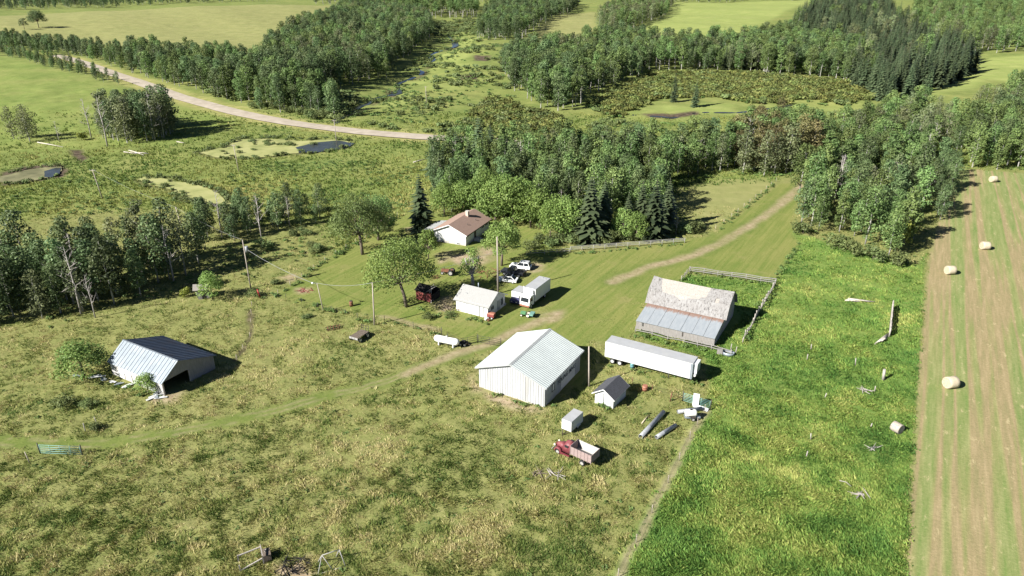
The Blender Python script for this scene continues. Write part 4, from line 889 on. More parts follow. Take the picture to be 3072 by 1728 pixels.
# ------------------------------------------------------------------ buildings
R = math.radians
def local(o, P, rot):
    """world point -> local frame at o rotated by rot"""
    d = np.asarray(P[:2]) - np.asarray(o[:2]); return (d[0] * math.cos(rot) + d[1] * math.sin(rot), -d[0] * math.sin(rot) + d[1] * math.cos(rot))
def ribbed_wall(parent, mat, a, b, z0, top, width=.91, t=.05, ribs=3, name='wall_panel', out=(0, -1)):
    """a,b: (x,y) ends; top(s): height at distance s from a; each sheet a part with its ribs"""
    a = np.array(a, float); b = np.array(b, float); Ln = np.linalg.norm(b - a); u = (b - a) / Ln; n = np.array(out, float); k = max(1, round(Ln / width)); w = Ln / k
    P = lambda s, o, z: (*(a + u * s + n * o), z)
    for i in range(k):
        s0, s1 = i * w + .006, (i + 1) * w - .006; mb = MB()
        def slab_(x0, x1, o0, o1):
            xs = [x0, x1]; 
            V = [P(x0, o0, z0), P(x1, o0, z0), P(x1, o0, top(x1)), P(x0, o0, top(x0)), P(x0, o1, z0), P(x1, o1, z0), P(x1, o1, top(x1)), P(x0, o1, top(x0))]
            mb.add(V, [(3, 2, 1, 0), (4, 5, 6, 7), (0, 1, 5, 4), (1, 2, 6, 5), (2, 3, 7, 6), (3, 0, 4, 7)])
        slab_(s0, s1, -t, 0)
        for j in range(ribs):
            c = s0 + (j + .5) * (s1 - s0) / ribs; slab_(c - .05, c + .05, 0, .05)
        mb.build(name, mat, parent)
def ribbed_slope(parent, mat, e0, e1, r0, r1, width=.91, ribs=3, t=.05, name='roof_panel', rib_h=.03, rw=.035, gap=.006):
    """roof slope: eave e0-e1, ridge r0-r1; sheets run from eave to ridge"""
    e0, e1, r0, r1 = (Vector(p) for p in (e0, e1, r0, r1)); Ln = (e1 - e0).length; k = max(1, round(Ln / width))
    nrm = (e1 - e0).cross(r0 - e0).normalized()
    if nrm.z < 0: nrm = -nrm
    E = lambda s: e0.lerp(e1, s / Ln); T = lambda s: r0.lerp(r1, s / Ln); w = Ln / k
    for i in range(k):
        mb = MB()
        def sl(x0, x1, z0, z1):
            V = [E(x0) + nrm * z0, E(x1) + nrm * z0, T(x1) + nrm * z0, T(x0) + nrm * z0, E(x0) + nrm * z1, E(x1) + nrm * z1, T(x1) + nrm * z1, T(x0) + nrm * z1]
            mb.add(V, [(3, 2, 1, 0), (4, 5, 6, 7), (0, 1, 5, 4), (1, 2, 6, 5), (2, 3, 7, 6), (3, 0, 4, 7)])
        s0, s1 = i * w + gap, (i + 1) * w - gap; sl(s0, s1, -t, 0)
        for j in range(ribs):
            c = s0 + (j + .5) * (s1 - s0) / ribs; sl(c - rw, c + rw, 0, rib_h)
        mb.build(name, mat, parent)
def window(parent, o, u, n, w, h, frame=None, name='window'):
    """o: lower-left corner, u: along wall, n: outward"""
    o, u, n = Vector(o), Vector(u), Vector(n); z = Vector((0, 0, 1)); mb = MB(); f = .06
    for a, b in ((o, o + u * w), (o + z * h, o + u * w + z * h), (o, o + z * h), (o + u * w, o + u * w + z * h), (o + u * w * .5, o + u * w * .5 + z * h)): mb.bar(a + n * .03, b + n * .03, f, .05, n)
    fr = mb.build(name, frame or M['white_paint'], parent); p = MB(); p.slab(o + n * .02, o + u * w + n * .02, o + u * w + z * h + n * .02, o + z * h + n * .02, .015); p.build('pane', M['glass'], fr); return fr
def text_mesh(parent, txt, size, mat, Mx, name='lettering'):
    c = bpy.data.curves.new('t', 'FONT'); c.body = txt; c.size = size; c.extrude = .008; c.shear = .25; c.offset = .012
    t = bpy.data.objects.new('t', c); col.objects.link(t); bpy.context.view_layer.update(); me = bpy.data.meshes.new_from_object(t.evaluated_get(bpy.context.evaluated_depsgraph_get())); bpy.data.objects.remove(t)
    me.materials.clear(); me.materials.append(mat); me.transform(Mx); return obj(name, me, parent)

# white steel machine shop
SA = R(-29.77); W2, LEN, HE, HR = 5.8, 12.5, 3.85, 6.0
t = thing('machine_shop', 'large white steel machine shop with a ribbed gable roof', 'workshop', (-.13, 94.66, 0), SA)
MB().box(-W2, W2, 0, LEN, -.1, .12).build('foundation', M['concrete'], t)
gab = lambda s: HE + (HR - HE) * (1 - abs(s - W2) / W2) - .09
ribbed_wall(t, M['shop_wall'], (-W2, 0), (W2, 0), .1, gab, ribs=2, out=(0, -1)); ribbed_wall(t, M['shop_wall'], (W2, LEN), (-W2, LEN), .1, gab, ribs=2, out=(0, 1))
ribbed_wall(t, M['shop_wall'], (W2, .06), (W2, LEN - .06), .1, lambda s: HE - .09, ribs=2, out=(1, 0)); ribbed_wall(t, M['shop_wall'], (-W2, LEN - .06), (-W2, .06), .1, lambda s: HE - .09, ribs=2, out=(-1, 0))
oh = .45; ze = HE - oh * (HR - HE) / W2
ribbed_slope(t, M['white_roof'], (-W2 - oh, -oh, ze), (-W2 - oh, LEN + oh, ze), (-.02, -oh, HR), (-.02, LEN + oh, HR), ribs=2, rib_h=.06, rw=.05)
ribbed_slope(t, M['white_roof'], (W2 + oh, -oh, ze), (W2 + oh, LEN + oh, ze), (.02, -oh, HR), (.02, LEN + oh, HR), ribs=2, rib_h=.06, rw=.05)
for s in (-1, 1): MB().slab((s * .28, -oh - .02, HR - .06), (0, -oh - .02, HR + .055), (0, LEN + oh + .02, HR + .055), (s * .28, LEN + oh + .02, HR - .06), .02 * s).build('ridge_cap', M['trim_grey'], t)
for y in (-oh - .03, LEN + oh + .03):
    for s in (-1, 1): MB().bar((s * (W2 + oh), y, ze - .1), (0, y, HR - .1), .04, .18).build('barge_board', M['trim_grey'], t)
for s in (-1, 1): MB().box(s * (W2 + oh) - .03 + s * .04, s * (W2 + oh) + .03 + s * .04, -oh, LEN + oh, ze - .2, ze - .03).build('fascia', M['trim_grey'], t)
MB().box(W2 + .04, W2 + .09, .1, LEN - .1, HE - .75, HE - .32).build('door_track', M['trim_grey'], t)
MB().box(W2 + .035, W2 + .08, 5.4, 10.4, .12, HE - .78).build('sliding_door', M['white_paint'], t)
d = MB()
for y in (2.35, 3.0): d.box(W2 + .04, W2 + .1, y - .04, y + .04, 1.5, 2.75)
for z in (1.5, 2.75): d.box(W2 + .04, W2 + .1, 2.2, 3.15, z - .04, z + .04)
fr = d.build('window', M['lettering'], t); MB().box(W2 + .035, W2 + .06, 2.39, 2.96, 1.54, 2.71).build('pane', M['white_paint'], fr)
text_mesh(t, 'YOUNG MNG', 1.05, M['lettering'], Matrix.Translation((W2 + .115, 3.9, 1.75)) @ Matrix.Rotation(R(90), 4, 'Z') @ Matrix.Rotation(R(90), 4, 'X'))


# garage beside the box truck
t = thing('garage', 'white single-storey garage with light grey shingle roof and wide front door', 'garage', (-10.72, 125.15, 0), R(-29.5)); Lx, Dp, e, rg = 7.05, 6.5, 2.55, 4.25
w = MB(); w.prismx([(0, 0), (Dp, 0), (Dp, e), (Dp / 2, rg - .12), (0, e)], 0, Lx); w.build('wall', M['white_paint'], t)
for s, (y0, y1) in enumerate(((-.4, Dp / 2 + .01), (Dp + .4, Dp / 2 - .01))):
    zl = e - .4 * (rg - e) / (Dp / 2); m = MB(); m.slab((-.35, y0, zl), (Lx + .35, y0, zl), (Lx + .35, y1, rg), (-.35, y1, rg), .1 if s == 0 else -.1); m.build('roof', M['grey_shingle'], t)
for x in (-.38, Lx + .38):
    for y0 in (-.42, Dp + .42): MB().bar((x, y0, zl - .12), (x, Dp / 2, rg - .12), .05, .16).build('barge_board', M['white_paint'], t)
dr = MB(); dr.box(2.5, 5.2, -.07, -.01, .05, 2.25).build('garage_door', M['trailer_white'], t)
for x in (2.45, 5.25, 6.2): MB().box(x - .05, x + .05, -.11, -.02, .05, 2.35).build('door_post', M['trim_grey'], t)
MB().box(Lx + .01, Lx + .07, 3.6, 4.5, .05, 2.1).build('door', M['trim_grey'], t); window(t, (Lx + .01, 1.2, 1.1), (0, 1, 0), (1, 0, 0), 1.0, .8)
window(t, (Lx + .01, 4.9, .6), (0, 1, 0), (1, 0, 0), .8, 1.5)
MB().tube([(2.6, Dp * .62, rg - .9), (2.6, Dp * .62, rg + .55)], .09, 8).build('flue', M['galv'], t)
MB().box(1.2, 1.7, 1.4, 2.4, 3.35, 3.42, Matrix.Rotation(0, 4, 'X')).build('roof_vent', M['trim_grey'], t)

# house
HA = R(-24.3); t = thing('house', 'white bungalow with brown shingle gable roof and a chimney', 'house', (-18.62, 163.2, 0), HA); Wd, Ln, e, rg = 8.5, 12.4, 3.0, 4.85
w = MB(); w.prism([(0, .55), (Wd, .55), (Wd, e), (Wd / 2, rg - .12), (0, e)], 0, Ln); w.build('wall', M['white_paint'], t)
MB().box(.03, Wd - .03, .03, Ln - .03, -.1, .55).build('foundation', M['concrete'], t)
zl = e - .5 * (rg - e) / (Wd / 2)
for s, (x0, x1) in enumerate(((-.55, Wd / 2 + .01), (Wd + .55, Wd / 2 - .01))):
    m = MB(); m.slab((x0, -.5, zl), (x0, Ln + .5, zl), (x1, Ln + .5, rg), (x1, -.5, rg), -.12 if s == 0 else .12); rf = m.build('roof', M['brown_shingle'], t)
    for y in (-.53, Ln + .53): MB().bar((x0, y, zl - .12), (Wd / 2, y, rg - .12), .05, .2).build('barge_board', M['white_paint'], t)
    MB().box(x0 - .03, x0 + .03, -.5, Ln + .5, zl - .25, zl - .1).build('gutter', M['dark_metal'] if s else M['white_paint'], t)
ch = MB(); ch.box(Wd / 2 + .25, Wd / 2 + .95, 7.6, 8.3, 4.2, 5.75); co = ch.build('chimney', plain('brick_pink', (.55, .42, .36), .9, 0, .15, 6), t); MB().box(Wd / 2 + .19, Wd / 2 + 1.01, 7.54, 8.36, 5.75, 5.85).build('chimney_cap', M['concrete'], co)
for x, y, z in ((7.0, 8.2, 3.75), (6.9, 4.2, 3.8)): MB().tube([(x, y, z - .3), (x, y, z + .25)], .08, 6).build('roof_vent', M['dark_metal'], t)
for y in (.9, 1.7, 8.2, 10.3): window(t, (Wd + .01, y, 2.0 if y < 3 else 1.7), (0, 1, 0), (1, 0, 0), .65 if y < 3 else 1.3, .6 if y < 3 else 1.0)
MB().box(Wd + .01, Wd + .08, 4.3, 5.2, .6, 2.65).build('door', M['dark_metal'], t)
for x in (2.0, 6.1):
    window(t, (x, -.0, .12), (1, 0, 0), (0, -1, 0), .7, .38, name='basement_window')
st = MB(); [st.box(Wd + .05, Wd + 1.3 + .3 * i, 4.0 - .1 * i, 5.5 + .1 * i, 0, .58 - .19 * i) for i in range(3)]; st.build('steps', M['concrete'], t)
MB().box(-2.9, 0, .6, 7.2, .3, .45).build('deck', M['old_wood'], t)
MB().slab((-3.1, .2, 2.35), (-.5, .2, 2.75), (-.5, 7.6, 2.75), (-3.1, 7.6, 2.35), .08).build('porch_roof', M['trim_grey'], t)
for y in (.8, 3.9, 7.0): MB().box(-2.85, -2.72, y, y + .13, .45, 2.32).build('porch_post', M['dark_metal'], t)
for y in np.arange(.9, 7.0, .5): MB().box(-2.82, -2.76, y, y + .06, .45, 1.35).build('baluster', M['old_wood'], t)
MB().box(-2.85, -2.73, .8, 7.1, 1.35, 1.43).build('handrail', M['old_wood'], t)

# gambrel barn with lean-to
BA = R(-29); t = thing('gambrel_barn', 'weathered grey gambrel barn with swaybacked shingle roof and metal-roofed lean-to', 'barn', (22.6, 117.4, 0), BA); BL = 14.4
prof = [(5.6, 2.9), (7.2, 5.2), (9.9, 6.8), (12.6, 5.2), (14.2, 2.9)]
w = MB(); w.prismx([(5.75, 0), (14.05, 0), (14.05, 2.9), (12.5, 5.05), (9.9, 6.6), (7.3, 5.05), (5.75, 2.9)], .1, BL - .1); w.build('wall', M['old_wood'], t)
sag = lambda s: -.42 * math.sin(math.pi * s) - .1 * math.sin(2 * math.pi * s)
hole = (11, 12)
for a, b in zip(prof[:-1], prof[1:]):
    m = MB(); n = 22; q = 3; V = []; F = []; rr = random.Random(3)
    for i in range(n + 1):
        s = i / n
        for j in range(q + 1):
            f = j / q; yy_ = a[0] + (b[0] - a[0]) * f; zz_ = a[1] + (b[1] - a[1]) * f; k = sag(s) * ((zz_ - 2.9) / 3.9) ** .7 if zz_ > 2.9 else 0
            V.append((-.35 + (BL + .7) * s, yy_, zz_ + k + .02 * rr.uniform(-1, 1)))
    for i in range(n):
        for j in range(q):
            if a[0] == 7.2 and i == 18 and j == 0: continue
            F.append((i * (q + 1) + j, i * (q + 1) + j + 1, (i + 1) * (q + 1) + j + 1, (i + 1) * (q + 1) + j)[::-1])
    m.add(V, F); o = m.build('roof', M['old_shingle'], t); md = o.modifiers.new('thick', 'SOLIDIFY'); md.thickness = .1; md.offset = -1
for sx in (-.37, BL + .37):
    m = MB()
    for a, b in zip(prof[:-1], prof[1:]): m.bar((sx, a[0], a[1] - .1), (sx, b[0], b[1] - .1), .05, .16)
    m.build('barge_board', M['grey_board'], t)
for i in range(7):
    x0 = i * BL / 7 + .03; m = MB(); dz = .02 * (i % 2)
    m.slab((x0, -.25, 1.78 + dz), (x0 + BL / 7 - .05, -.25, 1.78 + dz), (x0 + BL / 7 - .05, 5.72, 2.86 + dz), (x0, 5.72, 2.86 + dz), .04); m.build('leanto_roof_sheet', M['leanto'], t)
for i in range(58):
    x0 = .05 + i * (BL - .1) / 58; MB().box(x0 + .008, x0 + .24, 0 - .02 * (i % 3 == 0), .045, .05 + .03 * (i % 4), 1.72).build('wall_board', M['grey_board'], t)
m = MB(); m.prismx([(.06, 0), (5.74, 0), (5.74, 2.75), (.06, 1.7)], .12, BL - .12); m.build('leanto_wall', M['old_wood'], t)
MB().box(1.2, 1.45, -.05, -.03, .9, 1.6).build('shutter', M['dark_metal'], t); MB().box(8.6, 8.8, -.05, -.03, .7, 1.55).build('shutter', M['dark_metal'], t)

# metal barn in the left pasture
LA = R(150); t = thing('pole_barn', 'low metal-roofed barn with a wide open dark end', 'barn', (-53.7, 94.9, 0), LA); PL, PW, e, rg, RY = 13.0, 9.6, 2.6, 4.85, -3.1
# local x runs along the ridge away from the open end; local y points to the near eave (negative is the far side)
w = MB()
for y0, y1 in ((0, -.12), (-PW + .12, -PW)): w.box(.1, PL, min(y0, y1), max(y0, y1), 0, e - .05)
w.build('wall', M['bare_board'], t); MB().prismx([(-PW + .02, 0), (-.02, 0), (-.02, e - .06), (RY, rg - .16), (-PW + .02, e - .06)], PL - .1, PL).build('back_wall', M['old_wood'], t)
m = MB(); m.prismx([(-.1, 2.35), (-.1, e - .08), (RY, rg - .16), (-PW + .1, e - .08), (-PW + .1, 0), (-4.9, 0), (-4.9, 2.1), (-4.4, 2.4)], .02, .12); m.build('front_wall', M['grey_board'], t)
MB().box(.02, .2, -.25, -.05, 0, 2.3).build('door_post', M['old_wood'], t); MB().box(.02, .2, -4.9, -4.75, 0, 2.1).build('door_post', M['old_wood'], t)
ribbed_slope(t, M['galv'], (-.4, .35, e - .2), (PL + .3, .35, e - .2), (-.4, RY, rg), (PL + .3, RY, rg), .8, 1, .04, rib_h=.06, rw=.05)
ribbed_slope(t, M['galv_shaded'], (-.4, -PW - .35, e - .13), (PL + .3, -PW - .35, e - .13), (-.4, RY, rg), (PL + .3, RY, rg), .8, 1, .04, rib_h=.06, rw=.05)  # slope turned from the sun, its shade put into the colour
MB().bar((-.42, .35, e - .2), (-.42, RY, rg - .02), .05, .1).build('edge_trim', M['galv'], t); MB().bar((-.4, RY, rg + .04), (PL + .3, RY, rg + .04), .25, .03).build('ridge_cap', M['galv'], t)
for i in range(5): MB().box(2.0 + i * 1.9, 2.0 + i * 1.9 + 1.5, .02, .08, .1, 1.2 + .2 * (i % 2)).build('wall_patch', M['trailer_white'] if i % 2 == 0 else M['bare_board'], t)
rr = random.Random(4)
for i, (x, y) in enumerate([(300, 968), (315, 975), (330, 970), (262, 955), (245, 950), (285, 962), (395, 995), (405, 1003), (390, 1001), (195, 947)]):
    p = gd(x, y); s = rr.uniform(.5, 1.4); m = MB(); m.box(-s, s, -.18, .18, 0, .05); m.box(-s * .6, s * .5, .2, .5, .03, .07); o = m.build('scrap_sheet', M['trailer_white'] if i % 3 else M['galv'], None); o.location = p + np.array([0, 0, .18]); o.rotation_euler = (rr.uniform(-.2, .2), rr.uniform(-.25, .25), rr.uniform(0, 3))
    tag(o, ['long pale scrap board leaning by the metal barn', 'pale scrap sheet lying in the weeds along the metal barn'][i > 0] if i < 9 else 'white scrap sheet at the outer end of the metal barn tree', 'scrap', 'scrap along the metal barn' if 0 < i < 9 else None)

# garden shed
t = thing('garden_shed', 'small white shed with dark shingle gable roof and white door', 'shed', (12.6, 93.1, 0), R(-35)); Wd, Ln, e, rg = 3.1, 4.2, 2.1, 3.15
MB().box(-.05, Wd + .05, -.05, Ln + .05, -.05, .12).build('floor_slab', M['concrete'], t)
ribbed_wall(t, M['white_steel'], (0, 0), (Wd, 0), .12, lambda s: e + (rg - e) * (1 - abs(s - Wd / 2) / (Wd / 2)) - .08, .39, .05, 1); ribbed_wall(t, M['white_steel'], (Wd, 0.06), (Wd, Ln - .06), .12, lambda s: e - .08, .42, .05, 1, out=(1, 0))
ribbed_wall(t, M['white_steel'], (Wd, Ln), (0, Ln), .12, lambda s: e + (rg - e) * (1 - abs(s - Wd / 2) / (Wd / 2)) - .08, .39, .05, 1, out=(0, 1)); ribbed_wall(t, M['white_steel'], (0, Ln - .06), (0, .06), .12, lambda s: e - .08, .42, .05, 1, out=(-1, 0))
zl = e - .4 * (rg - e) / (Wd / 2)
for s, (x0, x1) in enumerate(((-.4, Wd / 2), (Wd + .4, Wd / 2))):
    n = 12
    for i in range(n):   # shingle courses
        f0, f1 = i / n, (i + 1.12) / n; xa, xb = x0 + (x1 - x0) * f0, x0 + (x1 - x0) * min(f1, 1); za, zb = zl + (rg - zl) * f0 + .02, zl + (rg - zl) * min(f1, 1)
        MB().slab((xa, -.4, za), (xa, Ln + .4, za), (xb, Ln + .4, zb), (xb, -.4, zb), -.04 if s == 0 else .04).build('shingle_course', M['dark_shingle'], t)
    for y in (-.42, Ln + .42): MB().bar((x0, y, zl - .08), (Wd / 2, y, rg - .08), .05, .14).build('barge_board', M['white_paint'], t)
dr = MB(); dr.box(.62, 1.42, -.11, -.06, .15, 2.0); do = dr.build('door', M['trailer_white'], t); fr = MB(); fr.box(.55, .62, -.12, -.04, .12, 2.07); fr.box(1.42, 1.49, -.12, -.04, .12, 2.07); fr.box(.55, 1.49, -.12, -.04, 2.0, 2.07); fr.build('door_frame', M['trim_grey'], do)

# charred red shed
t = thing('charred_shed', 'small red shed with a burnt black broken roof', 'shed', gd(1047, 752), R(-28)); Wd, Ln, e, rg = 3.6, 3.2, 1.9, 2.9
MB().box(0, Wd, 0, .1, 0, e).build('front_wall', M['faded_red'], t); MB().box(0, .1, .1, Ln, 0, e).build('wall', M['faded_red'], t); MB().box(Wd - .1, Wd, .1, Ln, 0, e * .8).build('wall', M['char'], t); MB().box(.1, Wd - .1, Ln - .1, Ln, 0, e).build('back_wall', M['char'], t)
MB().box(2.3, 3.1, -.06, -.01, .05, 1.7).build('door', M['old_red'], t)
MB().slab((-.2, -.2, e + .1), (Wd * .75, -.2, e), (Wd * .7, Ln / 2, rg - .25), (-.2, Ln / 2, rg), .1).build('roof', M['char'], t); MB().slab((-.2, Ln + .2, e), (Wd * .9, Ln + .2, e), (Wd * .8, Ln / 2, rg - .2), (-.2, Ln / 2, rg), -.1).build('roof', M['char'], t)
for a, b in (((2.2, -.15, 1.8), (3.9, 1.6, 3.0)), ((3.0, .1, 1.7), (3.3, 1.6, 3.2)), ((1.7, -.2, 1.9), (3.8, .6, .2)), ((3.7, -.2, 0), (2.9, 1.3, 3.1))): MB().bar(a, b, .12, .1).build('fallen_rafter', M['old_wood'], t)

# leaning shack half hidden by a tree, far white building at the top
t = thing('leaning_shack', 'leaning grey plank shack beside the yellow-green tree', 'shack', gd(500, 754), R(20))
sh = MB(); sh.add([(0, 0, 0), (2.2, 0, 0), (2.2, 2, 0), (0, 2, 0), (-.5, .1, 2.1), (1.7, .1, 1.9), (1.7, 2, 2.1), (-.5, 2, 2.4)], [(0, 1, 5, 4), (1, 2, 6, 5), (2, 3, 7, 6), (3, 0, 4, 7)]); sh.build('wall', M['grey_board'], t); MB().slab((-.8, -.2, 2.15), (1.9, -.2, 1.95), (1.9, 2.3, 2.2), (-.8, 2.3, 2.5), .08).build('roof', M['old_wood'], t); MB().box(.7, 1.3, -.04, .02, 0, 1.6).build('door', M['char'], t)
p = gd(1392, 5); t = thing('far_building', 'long low white building at the very top of the picture', 'building', p, 0)
MB().box(0, 42, 0, 14, 0, 4).build('wall', M['white_paint'], t); MB().prismx([(-.6, 4), (14.6, 4), (7, 6.5)], -.6, 42.6).build('roof', M['white_roof'], t)

# ------------------------------------------------------------------ vehicles
def wheel(parent, x, y, r, w, hub=None, name='wheel', tyre=None):
    n = 14; mb = MB(); prof = [(w / 2, r * .62), (w / 2, r * .9), (w * .36, r), (-w * .36, r), (-w / 2, r * .9), (-w / 2, r * .62)]
    V = [(x + math.cos(2 * math.pi * k / n) * q, y + o, r + math.sin(2 * math.pi * k / n) * q) for o, q in prof for k in range(n)]; F = [(i * n + k, (i + 1) * n + k, (i + 1) * n + (k + 1) % n, i * n + (k + 1) % n) for i in range(len(prof) - 1) for k in range(n)]
    mb.add(V, F, True); o = mb.build(name, tyre or M['black'], parent); h = MB(); h.tube([(x, y - w * .42, r), (x, y + w * .42, r)], r * .63, 12); h.build('rim', hub or M['car_silver'], o); return o
# semi trailer
t = thing('semi_trailer', 'long white enclosed semi-trailer with a grey roof parked below the barn', 'trailer', (15.5, 105.3, 0), R(-29.6)); TL = 14.75
MB().box(0, TL, 0, 2.6, 1.15, 3.9).build('box', M['trailer_white'], t); MB().box(.03, TL - .03, .03, 2.57, 3.9, 3.94).build('roof', M['trailer_roof'], t)
for z in (1.15, 3.86): MB().box(-.02, TL + .02, -.03, 0, z, z + .12).build('side_rail', M['car_silver'], t)
m = MB(); [m.box(TL * i / 12 - .015, TL * i / 12 + .015, -.012, 0, 1.28, 3.85) for i in range(1, 12)]; m.build('panel_seam', M['trailer_roof'], t)
for y in (.06, 1.32): MB().box(-.05, 0, y, y + 1.22, 1.25, 3.8).build('rear_door', M['trailer_white'], t)
for x in (1.3, 2.6):
    for y in (.35, 2.25): wheel(t, x, y, .5, .5, M['car_silver'])
MB().box(.5, 3.4, .9, 1.7, .55, 1.12).build('bogie', M['dark_metal'], t); MB().box(3.5, TL - .5, 1.0, 1.15, .95, 1.14).build('chassis_rail', M['dark_metal'], t); MB().box(3.5, TL - .5, 1.45, 1.6, .95, 1.14).build('chassis_rail', M['dark_metal'], t)
for y in (.6, 2.0): MB().bar((10.9, y, 0), (10.9, y, 1.14), .14).build('landing_leg', M['dark_metal'], t)
rf = MB(); rf.box(TL + .01, TL + .6, .35, 2.25, 2.1, 3.75); ro = rf.build('refrigeration_unit', M['trailer_white'], t); MB().box(TL + .6, TL + .63, .55, 2.05, 2.3, 3.0).build('grille', M['trim_grey'], ro); MB().tube([(TL + .3, .3, 1.75), (TL + .3, 1.2, 1.75)], .24, 10).build('fuel_tank', M['car_silver'], t)
MB().box(TL - .35, TL + .02, -.04, -.01, 1.2, 3.85).build('corner_trim', M['galv'], t)

# cab-over box truck
t = thing('box_truck', 'white cab-over box truck with an orange-striped bumper facing the camera', 'truck', (2.35, 128.2, 0), R(-30))
# local x = width to the right, y = backwards
bx = MB(); bx.box(0, 2.55, 0, 6.3, 1.0, 3.55); bo = bx.build('cargo_box', M['trailer_white'], t); MB().box(.03, 2.52, .03, 6.27, 3.55, 3.59).build('box_roof', M['trailer_roof'], bo)
for x, y in ((.9, 5.6), (1.7, 5.3)): MB().box(x, x + .25, y, y + .2, 3.59, 3.68).build('roof_vent', M['trim_grey'], bo)
MB().box(.35, 2.2, -.42, -.01, 2.75, 3.4).build('refrigeration_unit', M['trailer_white'], t)
cb = MB(); prof = [(-.1, .55), (-2.0, .55), (-2.05, 1.35), (-1.85, 2.3), (-1.6, 2.62), (-.1, 2.68)]; cb.prismx([(y, z) for y, z in prof], .2, 2.3); ca = cb.build('cab', M['car_white'], t)
MB().slab((.36, -2.075, 1.45), (2.14, -2.075, 1.45), (2.05, -1.885, 2.3), (.45, -1.885, 2.3), .02).build('windshield', M['glass'], ca)
for x in (.185, 2.315): MB().box(x - .012, x + .012, -1.75, -.75, 1.5, 2.25).build('side_window', M['glass'], ca)
MB().box(.25, 2.25, -2.12, -2.02, .5, .8).build('bumper', M['orange'], ca); MB().box(.4, 2.1, -2.09, -2.03, .95, 1.2).build('grille', M['trim_grey'], ca)
for x in (.35, 1.95): MB().box(x, x + .22, -2.11, -2.03, .85, 1.0).build('headlight', M['cream'], ca)
for x in (.02, 2.42): MB().bar((x, -1.9, 1.7), (x, -1.9, 2.35), .12, .2).build('mirror', M['dark_metal'], ca)
MB().box(.7, 1.9, -1.35, -.9, 2.67, 2.73).build('roof_hatch', M['trailer_roof'], ca)
for x in (.35, 2.2):
    for y in (-1.25, 4.4): wheel(t, 0, 0, .46, .3, M['car_silver']).matrix_local = Matrix.Translation((x, y, 0)) @ Matrix.Rotation(R(90), 4, 'Z')
MB().box(.8, 1.75, -1.9, 6.0, .5, .98).build('chassis', M['dark_metal'], t); MB().tube([(.1, -.25, .8), (.1, -.25, 3.9)], .07, 8).build('exhaust_stack', M['car_silver'], t)

# white cargo body with navy front beside the truck
t = thing('cube_van', 'short white cube van with a dark navy nose left of the box truck', 'van', (-.1, 128.9, 0), R(-30))
b_ = MB(); b_.box(0, 2.2, 0, 3.0, .75, 2.4); b_.build('cargo_box', M['trailer_white'], t); MB().box(.03, 2.17, .03, 2.97, 2.4, 2.43).build('box_roof', M['trailer_roof'], t)
MB().prismx([(-1.0, .4), (0, .4), (0, 1.25), (-.5, 1.15), (-.95, .85)], .15, 2.05).build('nose', M['navy'], t)
for x in (.4, 1.5): MB().box(x, x + .3, -1.03, -.98, .62, .78).build('headlight', M['cream'], t)
for x in (.25, 1.95):
    for y in (-.45, 2.2): wheel(t, 0, 0, .34, .22).matrix_local = Matrix.Translation((x, y, 0)) @ Matrix.Rotation(R(90), 4, 'Z')

